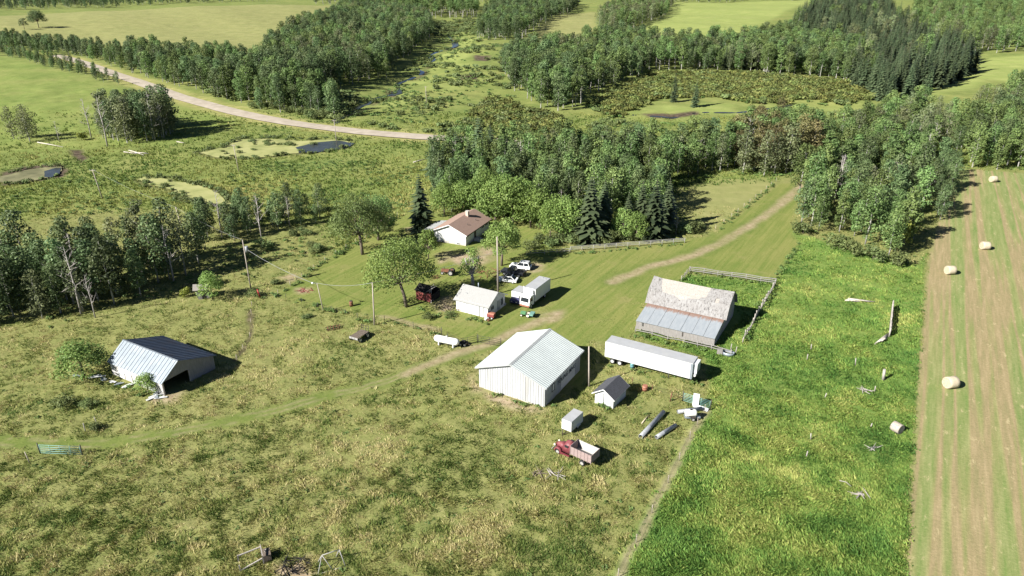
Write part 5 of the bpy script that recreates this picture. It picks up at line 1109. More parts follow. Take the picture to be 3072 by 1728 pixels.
def car(name, label, cat, loc, rot, Ln, Wd, Ht, mat, roofmat, style):
    t = thing(name, label, cat, loc, rot); h = Ln / 2; y = Wd / 2; z1 = Ht * .55
    if style == 'suv': P = [(-h, .35), (-h, z1 * .92), (-h + .12, z1), (h * .38, z1), (h * .95, z1 * .86), (h, .55), (h, .35)]; top = [(-h + .15, z1), (-h + .5, Ht), (h * .02, Ht), (h * .42, z1)]
    elif style == 'pickup': P = [(-h, .45), (-h, z1), (h * .45, z1 * 1.0), (h * .95, z1 * .94), (h, .6), (h, .45)]; top = [(-h * .30, z1), (-h * .2, Ht), (h * .22, Ht), (h * .5, z1)]
    else: P = [(-h, .35), (-h, z1 * .95), (-h + .1, z1), (h * .35, z1), (h * .93, z1 * .8), (h, .5), (h, .35)]; top = [(-h + .35, z1), (-h * .45, Ht), (h * .08, Ht), (h * .48, z1)]
    def ring(yy, ins): return [(px * (1 - .03 * ins), yy, pz) for px, pz in P]
    m = MB(); m.loft([ring(-y, 1), ring(-y * .93, 0), ring(y * .93, 0), ring(y, 1)], True, False); bo = m.build('body', mat, t)
    def ring2(f, s): return [(px, yy * y * (.92 if pz == z1 else .76) * s, pz) for px, pz in top for yy in (f,)]
    c = MB(); n = len(top); V = ring2(-1, 1) + ring2(1, 1); c.add(V, [(0, 1, 2, 3), (7, 6, 5, 4)] + [(i, i + n, (i + 1) % n + n, (i + 1) % n) for i in range(n)]); cab_ = c.build('cabin', mat, t)
    MB().box(top[1][0] + .05, top[2][0] - .05, -y * .72, y * .72, Ht, Ht + .025).build('roof', roofmat, cab_)
    def glassq(a, b, c_, d): MB().slab(a, b, c_, d, .015).build('window', M['glass'], cab_)
    (x0, _), (x1, _), (x2, _), (x3, _) = top; zb, zt = z1 + .06, Ht - .08
    lerp = lambda a, b, f: a + (b - a) * f; f0, f1 = .06 / (Ht - z1), 1 - .08 / (Ht - z1)
    glassq((lerp(x3, x2, f0) + .015, -y * .8, zb), (lerp(x3, x2, f0) + .015, y * .8, zb), (lerp(x3, x2, f1) + .015, y * .7, zt), (lerp(x3, x2, f1) + .015, -y * .7, zt))
    glassq((lerp(x0, x1, f0) - .015, y * .8, zb), (lerp(x0, x1, f0) - .015, -y * .8, zb), (lerp(x0, x1, f1) - .015, -y * .7, zt), (lerp(x0, x1, f1) - .015, y * .7, zt))
    for s in (-1, 1):
        mid = (x1 + x2) / 2; A = lambda xx, ff: (xx, s * (y * (.92 - .16 * ff) + .012), z1 + (Ht - z1) * ff)
        for a, b, c_, d in ((lerp(x0, x1, f0) + .14, mid - .05, mid - .05, x1 + .06), (mid + .05, lerp(x3, x2, f0) - .14, x2 - .04, mid + .05)):
            q = [A(a, f0), A(b, f0), A(b if c_ == mid - .05 else c_, f1), A(d, f1)]; glassq(*(q if s < 0 else q[::-1]))
    for x in (-h * .62, h * .62):
        for s in (-1, 1): wheel(t, x, s * (y - .1), .34 if style != 'pickup' else .38, .22)
    for s in (-1, 1): MB().box(h - .03, h + .02, s * y * .68 - .16, s * y * .68 + .16, .6, .75).build('headlight', M['cream'], bo); MB().box(-h - .02, -h + .03, s * y * .75 - .12, s * y * .75 + .12, z1 * .75, z1 * .92).build('tail_light', M['red_paint'], bo)
    for x in (-h, h): MB().box(x - .06, x + .06, -y * .9, y * .9, .32, .5).build('bumper', M['dark_metal'], bo)
    if style == 'pickup': MB().box(-h + .08, -h * .34, -y * .82, y * .82, z1 - .02, z1 + .02).build('bed_cover', M['black'], t)
    return t
car('white_suv', 'white sport-utility car, farthest of the three cars by the house drive', 'car', (1.9, 146.0, 0), R(163), 4.7, 1.9, 1.72, M['car_white'], M['car_silver'], 'suv')
car('charcoal_pickup', 'charcoal pickup between the two white cars', 'pickup', (.2, 142.6, 0), R(158), 5.2, 1.95, 1.85, M['car_grey'], M['car_grey'], 'pickup')
car('white_sedan', 'white sedan with a dark roof, nearest of the three cars', 'car', (-1.0, 138.9, 0), R(166), 4.4, 1.8, 1.45, M['car_white'], M['car_grey'], 'sedan')

# old red grain truck
t = thing('grain_truck', 'old faded-red grain truck with an open pale wooden box', 'truck', (7.75, 79.15, 0), R(-38))
# local x = towards the rear, y = towards the far side; box front at x=0
for y0, nm in ((0, 'near'), (1.96, 'far')): MB().box(0, 3.35, y0, y0 + .06, 1.05, 2.25).build('box_side', M['pink_board'] if y0 == 0 else M['bare_board'], t)
MB().box(0, .06, .06, 1.96, 1.05, 2.4).build('head_board', M['pink_board'], t); MB().box(3.29, 3.35, .06, 1.96, 1.05, 2.25).build('tail_gate', M['pink_board'], t)
for i in range(7): MB().box(.06, 3.29, .07 + i * .27, .07 + i * .27 + .255, 1.0, 1.06).build('floor_board', M['bare_board'], t)
for i in range(7):
    x = .05 + i * .54
    for y in (-.05, 2.02): MB().box(x, x + .07, y, y + .05, .95, 2.28).build('stake', M['pink_board'], t)
MB().box(-2.6, 3.1, .65, .75, .7, .95).build('chassis_rail', M['dark_metal'], t); MB().box(-2.6, 3.1, 1.25, 1.35, .7, .95).build('chassis_rail', M['dark_metal'], t)
yc = 1.0
def rring(x, w, z0, z1, k=.75): 
    pts = []
    for a in np.linspace(0, math.pi, 9): pts.append((x, yc + math.cos(a) * w / 2, z0 + (z1 - z0) * (math.sin(a) ** .6)))
    return pts
m = MB(); m.loft([rring(-.12, 1.5, .8, 2.05), rring(-.3, 1.62, .75, 2.25), rring(-.8, 1.62, .75, 2.3), rring(-1.15, 1.56, .75, 2.15), rring(-1.42, 1.5, .75, 1.6)]); cbo = m.build('cab', M['old_red'], t)
m = MB(); m.loft([rring(-1.3, 1.15, .7, 1.62), rring(-1.9, 1.0, .7, 1.56), rring(-2.45, .8, .7, 1.42), rring(-2.75, .55, .7, 1.2)]); ho = m.build('hood', M['old_red'], t)
MB().slab((-1.47, yc - .55, 1.66), (-1.47, yc + .55, 1.66), (-1.19, yc + .5, 2.08), (-1.19, yc - .5, 2.08), -.02).build('windshield', M['glass'], cbo)
for s in (-1, 1): MB().box(-1.0, -.45, yc + s * .80 - .015, yc + s * .80 + .015, 1.6, 1.95).build('side_window', M['glass'], cbo)
for s in (-1, 1):
    m = MB(); rings = []
    for a in np.linspace(-.15, math.pi + .5, 9): 
        c, s_ = math.cos(a), math.sin(a); rings.append([(-2.05 - c * r_, yc + s * w_, .5 + s_ * r_) for r_, w_ in ((.40, .98), (.58, .98), (.62, .72), (.56, .42))])
    m.loft(rings, True, True); m.build('fender', M['old_red'], t); MB().box(-1.45, -.1, yc + s * .95 - .14, yc + s * .95 + .14, .5, .58).build('running_board', M['old_red'], t)
    MB().tube([(-2.62, yc + s * .55, 1.12), (-2.85, yc + s * .55, 1.12)], [.08, .14], 10).build('headlight', M['cream'], t)
MB().box(-2.82, -2.74, yc - .24, yc + .24, .72, 1.18).build('grille', M['rust'], ho); MB().box(-3.0, -2.9, yc - .95, yc + .95, .5, .64).build('bumper', M['rail_white'], t)
for s in (-1, 1): wheel(t, -2.05, yc + s * .82, .4, .22, M['rail_white']); wheel(t, 1.95, yc + s * .86, .42, .4, M['rail_white'])

# small white cargo trailer
t = thing('cargo_trailer', 'small white enclosed cargo trailer with a grey roof', 'trailer', (7.08, 85.85, 0), R(-36))
MB().box(0, 1.6, 0, 3.25, .45, 2.05).build('box', M['trailer_white'], t); MB().box(.02, 1.58, .02, 3.23, 2.05, 2.09).build('roof', M['trailer_roof'], t)
for x in (.04, 1.56): wheel(t, 0, 0, .3, .2).matrix_local = Matrix.Translation((x, 1.8, 0)) @ Matrix.Rotation(R(90), 4, 'Z'); 
MB().box(1.6, 1.85, 1.4, 2.2, .6, .68).build('fender', M['trailer_white'], t); MB().box(-.25, 0, 1.4, 2.2, .6, .68).build('fender', M['trailer_white'], t)
m = MB(); m.bar((.2, 0, .4), (.8, -1.1, .4), .08); m.bar((1.4, 0, .4), (.8, -1.1, .4), .08); m.build('tongue', M['dark_metal'], t); MB().bar((.8, -1.0, 0), (.8, -1.0, .65), .08).build('jack', M['dark_metal'], t); MB().box(.15, 1.45, 3.25, 3.29, .5, 2.0).build('rear_door', M['trailer_white'], t)

# green garden tractor, red cart by the garage, old tractor on the lawn
t = thing('garden_tractor', 'green garden tractor with a loader box in front of the box truck', 'tractor', gd(1322, 795), R(-20))
MB().box(-.9, .1, -.35, .35, .45, .85).build('hood', M['tractor_green'], t); MB().box(.35, .85, -.3, .3, .6, .75).build('seat', M['cream'], t); MB().box(.9, 1.7, -.75, .75, .55, .85).build('loader_box', M['green_metal'], t); MB().bar((.1, 0, .8), (.3, 0, 1.15), .05).build('steering_column', M['dark_metal'], t)
MB().box(-.6, 1.0, -.18, .18, .3, .46).build('frame', M['dark_metal'], t)
for x, rr_2, y in ((-.7, .26, .45), (.6, .42, .55)):
    for s in (-1, 1): wheel(t, x, s * y, rr_2, .22, M['cream'])
t = thing('red_cart', 'small faded-red box cart at the corner of the garage', 'cart', gd(1236, 800), R(-25))
MB().box(-.7, .7, -.5, .5, .35, .95).build('box', M['faded_red'], t); MB().prismx([(-.55, .95), (.55, .95), (.3, 1.15), (-.3, 1.15)], -.75, .75).build('lid', M['orange'], t); MB().bar((-.7, 0, .4), (-1.5, 0, .3), .06).build('handle', M['dark_metal'], t)
for s in (-1, 1): wheel(t, .35, s * .55, .25, .12); wheel(t, -.4, s * .55, .22, .12)
t = thing('old_tractor', 'rusty steel-wheeled antique tractor standing on the lawn', 'tractor', gd(1128, 690), R(-12))
MB().box(-1.5, .2, -.3, .3, .6, 1.15).build('engine', M['rust'], t); MB().box(.2, .9, -.4, .4, .55, 1.0).build('transmission', M['dark_metal'], t); MB().box(.6, 1.0, -.25, .25, 1.1, 1.2).build('seat', M['rust'], t); MB().tube([(-.9, 0, 1.15), (-.9, 0, 1.75)], .05, 6).build('exhaust', M['dark_metal'], t)
for s in (-1, 1): wheel(t, .7, s * .75, .62, .3, M['rail_white']); wheel(t, -1.25, s * .5, .36, .18, M['rail_white'])
t = thing('rusty_plough', 'small heap of rusty plough parts on the lawn', 'plough', gd(1095, 700), R(30))
for i in range(4): m = MB(); m.bar((-.6 + .35 * i, -.4, .1), (-.3 + .35 * i, .5, .45), .1); m.build('share', M['rust'], t)
MB().bar((-.9, 0, .4), (.9, .1, .5), .12).build('beam', M['rust'], t)

# propane tank, wagon, harrow, sprayer, pipes
t = thing('propane_tank', 'white horizontal propane tank beside the yard gate', 'tank', (-11.4, 110.95, 0), R(-22.7))
m = MB(); rg_ = []; 
for x, q in ((-2.4, .05), (-2.36, .28), (-2.2, .48), (-1.95, .59), (-1.7, .62), (1.7, .62), (1.95, .59), (2.2, .48), (2.36, .28), (2.4, .05)): rg_.append([(x, math.cos(a) * q, 1.15 + math.sin(a) * q) for a in np.linspace(0, 2 * math.pi, 18, endpoint=False)])
m.loft(rg_); m.build('tank_shell', M['tank_white'], t)
for x in (-1.4, 1.4):
    MB().box(x - .1, x + .1, -.45, .45, 0, .62).build('support', M['trailer_white'], t)
m = MB(); m.tube([(0, 0, 1.74), (0, 0, 1.92)], .18, 10); m.build('valve_dome', M['tank_white'], t)
t2 = thing('tank_cart', 'dark two-wheeled running gear at the end of the propane tank', 'cart', gd(1167, 868), R(-20)); MB().box(-.7, .6, -.45, .45, .3, .55).build('frame', M['dark_metal'], t2); MB().box(-.4, .3, -.3, .3, .55, .85).build('engine', M['black'], t2); [wheel(t2, x, s * .55, .3, .14) for x in (-.4, .35) for s in (-1, 1)]; MB().bar((.6, 0, .4), (1.3, 0, .25), .07).build('hitch', M['dark_metal'], t2)
t = thing('flatbed_wagon', 'old dark plank-decked flatbed wagon in the pasture', 'wagon', (-28.0, 112.4, 0), R(61))
for i in range(6): MB().box(0, 3.1, -1.0 + i * .3, -1.0 + i * .3 + .28, .85, .93).build('deck_board', M['bark'], t)
MB().box(-.1, 3.2, -.5, -.38, .68, .85).build('frame_rail', M['dark_metal'], t); MB().box(-.1, 3.2, .2, .32, .68, .85).build('frame_rail', M['dark_metal'], t)
MB().box(-.08, .02, -1.05, .82, .6, .95).build('end_beam', M['rail_white'], t)
for x in (.5, 2.5):
    for y in (-1.15, .95): wheel(t, x, y, .42, .25, M['car_silver'])
for y in (-.9, -.3, .3, .75): MB().bar((3.0, y, .9), (3.3, y, 2.0), .06).build('rack_stake', M['dark_metal'], t)
for z in (1.3, 1.8): MB().bar((3.1 + (z - .9) * .15, -.9, z), (3.1 + (z - .9) * .15, .75, z), .05).build('rack_rail', M['dark_metal'], t)
t = thing('field_harrow', 'tangled dark rusty harrow lying in the pasture grass', 'harrow', gd(838, 828), R(25))
for i in range(5): MB().bar((-1.2 + i * .55, -.5, .15), (-.8 + i * .55, .6, .45 + .1 * (i % 2)), .09).build('tine_bar', M['rust'], t)
for y in (-.4, .4): MB().bar((-1.4, y, .35), (1.5, y + .1, .4), .1).build('frame_bar', M['dark_metal'], t)
for x in (-.9, .0, .9): MB().tube([(x, -.6, .0), (x, -.3, .55), (x, .1, .5), (x, .4, .05)], .04, 5).build('curved_tine', M['rust'], t)
t = thing('sprayer', 'white poly sprayer tank on a small two-wheel cart by the green gate', 'sprayer', (26.2, 88.9, 0), R(0))
m = MB(); rg_ = []
for x, q in ((-.85, .25), (-.8, .48), (-.6, .56), (.6, .56), (.8, .48), (.85, .25)): rg_.append([(x, math.cos(a) * q, 1.0 + math.sin(a) * q) for a in np.linspace(0, 2 * math.pi, 16, endpoint=False)])
m.loft(rg_); tk = m.build('poly_tank', M['poly_white'], t); MB().tube([(0, 0, 1.52), (0, 0, 1.64)], .17, 10).build('lid', M['black'], tk); m = MB(); [m.box(-.35 + .15 * i, -.27 + .15 * i, -.62, -.55, .62, .82) for i in range(5)]; m.build('label_strip', M['black'], tk)
MB().box(-.9, .9, -.5, .5, .35, .45).build('frame', M['galv'], t); MB().box(-.1, .6, -.75, -.5, .5, .75).build('pump', M['dark_metal'], t); MB().box(.9, 1.4, -.4, .1, .3, .5).build('hose_reel', M['galv'], t)
for s in (-1, 1): wheel(t, .25, s * .72, .3, .18, M['rail_white'])
def pipe(p0, p1, r, label):
    p0 = np.array(p0); p1 = np.array(p1); t = thing('steel_pipe', label, 'pipe', p0, 0, 'pipes on the grass'); d = Vector(p1 - p0); n = 16; m = MB(); D = d.normalized(); u = Vector((0, 0, 1)); rt = D.cross(u).normalized(); up = rt.cross(D)
    rings = [[Vector((0, 0, r)) + D * (d.length * s) + (rt * math.cos(a) + up * math.sin(a)) * q for a in np.linspace(0, 2 * math.pi, n, endpoint=False)] for s, q in ((0, r * .82), (0, r), (.35, r), (.36, r * 1.06), (.37, r), (1, r), (1, r * .82), (0, r * .82))]
    m.loft(rings, False); m.build('pipe_wall', M['pipe'], t)
pipe((18.1, 84.0, 0), (22.5, 90.1, 0), .34, 'longer grey steel pipe lying on the grass'); pipe((20.3, 83.9, 0), (23.6, 86.8, 0), .30, 'shorter grey steel pipe lying on the grass'); pipe((24.6, 90.2, 0), (28.4, 91.1, 0), .3, 'grey pipe lying behind the white sprayer tank')

# round bales
def bale(x, y, rot, label, r=.95, w=1.75, old=False):
    t = thing('round_bale', label, 'hay bale', (0, 0, 0), rot, 'round bales'); p = g(x, y); t.location = (p[0], p[1], p[2])
    rr = random.Random(int(x)); n = 26; m = MB(); rings = []
    for s, q in ((-.5, .90), (-.47, .98), (-.2, 1.0), (.2, 1.0), (.47, .98), (.5, .90)): rings.append([(s * w, math.cos(a) * r * q * (1 + rr.uniform(-.015, .015)), r * .96 + math.sin(a) * r * q * (.96 if math.sin(a) < 0 else 1)) for a in np.linspace(0, 2 * math.pi, n, endpoint=False)])
    m.loft(rings, False); m.build('wrapped_side', M['old_hay'] if old else M['hay'], t)
    for s in (-.5, .5):
        e_ = MB(); rs_ = []
        for k, q in enumerate((.92, .7, .45, .2, .02)): rs_.append([(s * w * (1 - .02 * (k % 2)) + s * .03, math.cos(a) * r * q, r * .96 + math.sin(a) * r * q * .97) for a in np.linspace(0, 2 * math.pi, 18, endpoint=False)])
        e_.loft(rs_, False, False); e_.build('end_face', M['old_hay'] if old else M['hay_end'], t)
bale(2849, 1162, R(12), 'big round hay bale nearest the camera in the stubble field'); bale(2848, 822, R(4), 'round hay bale close to the field edge by the tree belt'); bale(2953, 748, R(-3), 'round hay bale right of the one by the tree belt'); bale(2978, 546, R(8), 'farthest round hay bale at the top of the stubble field')
bale(2688, 1295, R(-60), 'old grey weathered bale sunk in the lush grass', .75, 1.3, True)

# ------------------------------------------------------------------ poles, wires, fences, odds and ends
def pole(px, py, h, lean, label, arm=0, transformer=False, lamp=False, r=.15, group=None):
    b = gd(px, py); t = thing('utility_pole', label, 'pole', b, 0, group)
    top = Vector((lean[0], lean[1], h)); MB().tube([(0, 0, -.1), top * .5, top], [r, r * .85, r * .65], 8).build('shaft', M['pole_wood'], t)
    if arm: MB().bar(top + Vector((-arm / 2, 0, -.3)), top + Vector((arm / 2, 0, -.3)), .12).build('crossarm', M['pole_wood'], t); [MB().tube([top + Vector((s * arm / 2.2, 0, -.24)), top + Vector((s * arm / 2.2, 0, 0))], .06, 6).build('insulator', M['insulator'], t) for s in (-1, 1)]
    if transformer: q = top * .82; MB().tube([q + Vector((.5, 0, -.7)), q + Vector((.5, 0, .55))], .32, 12).build('transformer', M['insulator'], t); MB().bar(q, q + Vector((.4, 0, 0)), .1).build('bracket', M['dark_metal'], t)
    if lamp: MB().bar(top, top + Vector((-.7, -.1, .1)), .06).build('lamp_arm', M['galv'], t); MB().tube([top + Vector((-.95, -.1, .0)), top + Vector((-.6, -.1, .12))], [.2, .12], 8).build('lamp_head', M['trailer_white'], t)
    return b + np.array(top)
P1 = pole(631, 725, 10.6, (-.1, 0), 'tall wooden pole carrying a grey transformer', 0, True)
P2 = pole(814, 784, 6.0, (-.6, 0), 'short wooden lamp post on the lawn edge', 0, False, True, .11)
P3 = pole(942, 818, 8.6, (.3, 0), 'pale bare pole beside the pasture wagon', 0)
P4 = pole(1253, 738, 12.2, (-.1, 0), 'tall pale pole standing behind the garage', 0, False, False, .19)
P5 = pole(1482, 972, 7.2, (-.35, 0), 'grey pole leaning at the far corner of the machine shop', 0)
P6 = pole(468, 606, 8.5, (-.9, 0), 'leaning pole in front of the thin tree belt'); P7 = pole(258, 500, 8.5, (-.9, 0), 'pole with a short crossarm on the left meadow', 1.6)
P8 = pole(601, 432, 8.8, (-.4, 0), 'pole between the two duckweed ponds', 1.4); P9 = pole(847, 359, 8.5, (-.2, 0), 'pole at the road end of the big pond', 1.4); P10 = pole(1073, 263, 8.5, (0, 0), 'pole on the creek flats beyond the gravel road', 1.4); P11 = pole(1427, 42, 10, (0, 0), 'far pole in the small tan field', 1.4)
def wire(a, b, label, r=.018, sagv=.6):
    a, b = Vector(a), Vector(b); m = MB(); m.tube([a.lerp(b, s) - Vector((0, 0, sagv * 4 * s * (1 - s))) for s in np.linspace(0, 1, 9)], r, 4, False); tag(m.build('overhead_wire', M['insulator'], None), label, 'wire')
wire(P1 + [.5, 0, -2.0], P2 + [0, 0, -.3], 'thick pale service wire from the transformer pole to the lamp post', .035); wire(P2, P3, 'service wire from the lamp post to the bare pasture pole', .03); wire(P3, P4 + [0, 0, -3], 'wire from the pasture pole to the pole behind the garage', .022); wire(P6, P1, 'power line from the leaning pole to the transformer pole', .02); wire(P7, P6, 'power line across the left meadow', .02); wire(P9, P10, 'power line crossing the gravel road', .02); wire(P8, P9, 'power line over the big pond', .02)

def fence(name, label, P, h, step, rails, post_w, rail_h, mat, rail_mat=None, jig=.0, seed=1, gaps=0.0, wire_r=None, cat='fence'):
    """posts and rails along a ground polyline given in photo pixels"""
    P = [gd(*p) for p in P]; rr = random.Random(seed); t = thing(name, label, cat, P[0], 0); O = np.array(P[0]); posts = []
    for a, b in zip(P[:-1], P[1:]):
        n = max(1, round(np.linalg.norm((b - a)[:2]) / step))
        for i in range(n): posts.append(a + (b - a) * i / n)
    posts.append(P[-1]); tops = []
    for p in posts:
        q = p - O; q[2] = float(hterr(p[0], p[1])) - O[2]; hh = h * rr.uniform(1 - jig, 1 + jig); dx, dy = rr.uniform(-jig, jig) * .4, rr.uniform(-jig, jig) * .4; m = MB(); m.tube([(q[0], q[1], q[2] - .1), (q[0] + dx, q[1] + dy, q[2] + hh)], post_w / 2, 6); m.build('post', mat, t); tops.append((Vector(q), Vector((dx, dy, hh))))
    for (q0, d0), (q1, d1) in zip(tops[:-1], tops[1:]):
        for k, f in enumerate(rails):
            if rr.random() < gaps: continue
            a = q0 + d0 * f; b = q1 + d1 * (f + rr.uniform(-jig, jig) * .5); m = MB()
            if wire_r: m.tube([a, b], wire_r, 3, False); m.build('wire', M['dark_metal'], t)
            else: e = (b - a).normalized() * .1; m.bar(a - e, b + e, .05 if rail_h > .08 else rail_h, rail_h); m.build('rail', rail_mat or mat, t)
    return t
fence('rail_fence', 'long pale wooden rail fence in front of the dark hedge', [(1435, 633), (1550, 624), (1722, 611)], 1.25, 3.0, (.45, .72, .97), .14, .13, M['rail_white'])
fence('rail_fence', 'thin pale rail fence between the cars and the hedge', [(1325, 643), (1370, 640), (1432, 636)], 1.15, 3.2, (.5, .92), .1, .08, M['rail_white'])
fence('corral_fence', 'grey board corral fence behind the gambrel barn', [(1736, 685), (1840, 699), (1950, 716)], 1.35, 2.6, (.35, .65, .95), .15, .15, M['grey_board'], None, .08, 3)
fence('corral_fence', 'crooked dark corral fence running down beside the barn shadow', [(1950, 718), (1930, 752), (1905, 795), (1885, 832), (1868, 862)], 1.4, 1.5, (.4, .8), .2, .14, M['old_wood'], None, .3, 4, .15)
fence('corral_fence', 'plank fence along the front of the barn lean-to', [(1598, 836), (1640, 846), (1720, 864), (1790, 880), (1838, 893)], 1.15, 2.4, (.4, .8), .16, .14, M['grey_board'], None, .18, 5)
fence('corral_fence', 'short corral corner fence at the driveway end of the barn yard', [(1734, 684), (1722, 698), (1714, 708)], 1.2, 1.6, (.4, .85), .16, .13, M['old_wood'], None, .15, 6)
fence('plank_windbreak', 'tall weathered plank windbreak standing in the lush meadow', [(2244, 775), (2240, 810), (2236, 848)], 1.7, .55, (.3, .6, .9), .22, .3, M['old_wood'], None, .12, 7)
fence('wire_fence', 'wire fence with thin posts along the left edge of the lush meadow', [(1772, 1035), (1735, 1105), (1680, 1215), (1640, 1290), (1600, 1365), (1555, 1452)], 1.3, 5.0, (.35, .65, .92), .09, 0, M['pole_wood'], None, .06, 8, 0, .012)
fence('wire_fence', 'wire fence separating the mown lawn from the rough ground on the left', [(700, 742), (760, 700), (845, 640), (920, 600), (1000, 545)], 1.2, 4.5, (.5, .9), .09, 0, M['pole_wood'], None, .08, 9, 0, .012)
fence('wire_fence', 'wire fence along the driveway edge of the pale clearing', [(1800, 578), (1840, 548), (1900, 500), (1952, 458)], 1.3, 5.0, (.5, .9), .1, 0, M['pole_wood'], None, .05, 10, 0, .012)
fence('wire_fence', 'wire fence past the propane tank to the yard gate', [(900, 805), (968, 812), (1040, 828), (1110, 845), (1150, 868)], 1.5, 5.0, (.4, .7, .95), .09, 0, M['dark_metal'], None, .04, 11, 0, .012)
fence('wire_fence', 'wire fence from the lamp post down to the red post', [(655, 748), (720, 752), (800, 775), (870, 792)], 1.2, 4.0, (.5, .9), .08, 0, M['dark_metal'], None, .06, 12, 0, .012)
fence('wire_fence', 'wire fence behind the green gate and the shed', [(1590, 965), (1640, 985), (1690, 1000), (1720, 1010)], 1.2, 3.0, (.5, .9), .08, 0, M['rust'], None, .05, 13, 0, .012)
fence('pasture_fence', 'row of thin posts leading down from the red post', [(634, 770), (632, 815), (630, 850), (612, 880), (596, 906)], 1.1, 4.0, (.6,), .09, 0, M['pole_wood'], None, .1, 14, .2, .012)

def gate(label, a, b, h, n, mat, uprights=3, r=.035):
    a, b = gd(*a), gd(*b); t = thing('metal_gate', label, 'gate', a, 0); d = Vector(b - a); d.z = 0
    for i in range(n): z = .2 + (h - .2) * i / (n - 1); MB().tube([(0, 0, z), d + Vector((0, 0, z))], r, 6).build('rail', mat, t)
    for i in range(uprights): q = d * (i / (uprights - 1)); MB().tube([q + Vector((0, 0, .15)), q + Vector((0, 0, h))], r, 6).build('upright', mat, t)
    for q in (Vector((0, 0, 0)) - d.normalized() * .15, d * 1.0 + d.normalized() * .15): MB().tube([q, q + Vector((0, 0, h + .3))], .07, 6).build('post', M['dark_metal'], t)
    return t
gate('green tubular gate behind the white sprayer tank', (1719, 1010), (1784, 1030), 1.5, 6, M['green_metal'], 4)
gate('pale green gate standing open across the pasture track', (104, 1142), (206, 1146), 1.5, 5, M['green_metal'], 5)
gate('thin dark pipe gate across the track beside the machine shop', (1152, 872), (1200, 862), 1.4, 4, M['dark_metal'], 3, .03); gate('second thin pipe gate swung against the machine shop', (1204, 862), (1258, 872), 1.4, 4, M['dark_metal'], 3, .03)
def post(label, px, py, h, mat, w=.12, lean=(0, 0), name='fence_post', group=None):
    p = gd(px, py); m = MB(); m.tube([(0, 0, -.1), (lean[0], lean[1], h)], [w, w * .8], 7); o = m.build(name, mat, None); o.location = p; tag(o, label, 'post', group); return o
post('bright red steel post at the foot of the transformer pole', 655, 750, 1.9, M['red_paint'], .14, (-.35, 0)); post('dark post with a cross brace right of the yard gate', 1127, 872, 2.6, M['dark_metal'], .07); post('thin dark post in front of the propane tank', 1112, 852, 2.4, M['dark_metal'], .05)
for i, (x, y, h) in enumerate([(2152, 918, 1.3), (2222, 955, 1.9), (2030, 905, 1.1), (2040, 880, 1.1), (2028, 1150, 1.0), (2040, 1105, 1.0), (2190, 1075, .7), (2075, 1000, .8), (2200, 985, 1.0), (1850, 890, 1.4), (1838, 880, 1.2), (1685, 1010, 1.6)]):
    post(['thin weathered post in the middle of the lush meadow', 'thick leaning old post near the hay field side of the lush meadow', 'lower of two short posts in a ragged line', 'upper of two short posts in a ragged line', 'lower dark stump in the lower lush meadow', 'upper pale-topped stump in the lower lush meadow', 'small stump left of the old grey bale', 'stub of a post with splintered top', 'broken post near the meadow debris', 'corner post at the lean-to gate', 'inner gate post beside the lean-to', 'rusty steel post left of the green gate'][i], x, y, h, M['old_wood'] if i != 11 else M['rust'], .09 if i != 1 else .26, (random.uniform(-.2, .3), 0))
post('leaning post left of the pasture track gate', 75, 1165, 1.7, M['pole_wood'], .07, (-.35, .2)); post('old post in the weedy bush near the pasture track', 215, 1085, 1.4, M['old_wood'], .08); post('second old post in the weedy bush near the pasture track', 246, 1070, 1.5, M['old_wood'], .06, (-.2, 0))
# logs and boards lying about
def log(label, a, b, r, mat=None, group=None, z=.15):
    a, b = gd(*a), gd(*b); m = MB(); d = Vector(b - a); k = random.uniform(-.2, .2); m.tube([(0, 0, z), d * .5 + Vector((k, k, z + .08)), d + Vector((0, 0, z))], [r, r * .85, r * .55], 7); o = m.build('log', mat or M['log'], None); o.location = a; tag(o, label, 'log', group)
lg = random.Random(6)
for i in range(6): log('weathered log in the heap at the top of the lush meadow', (2125 + i * 4, 756 + lg.uniform(-3, 3)), (2165 + i * 7, 758 + lg.uniform(-3, 5)), .13, None, 'logs at the top of the meadow', .2)
for i in range(8): log('grey board in the fallen pile beside the plank windbreak', (2200 + i * 3, 866 - i * .8 + lg.uniform(-2, 2)), (2236 - i * 1.2, 838 + i * 3), .1, M['log'], 'fallen board pile', .12 + .05 * i)
for i, (a, b) in enumerate((((312, 384), (345, 388)), ((325, 380), (362, 392)), ((340, 386), (374, 388)))): log('pale fallen log lying on the meadow below the pasture clump', a, b, .22, None, 'pale logs on the meadow', .25)
log('fallen white trunk at the foot of the left dead trees', (95, 360), (160, 372), .2, None, None, .3); log('pale log right of the pasture clump shadow', (445, 358), (466, 362), .2, None, None, .25); log('bleached log lying on the slope by the spruces', (1040, 410), (1072, 402), .2, None, None, .25)
log('broken branch in the lower lush meadow', (2110, 1215), (2140, 1230), .05, M['dead_bark'], None, .4); log('yellow plank lying beside the longer steel pipe', (1925 / DS, 1272 / DS), (1947 / DS, 1247 / DS), .1, M['hay'], None, .1)
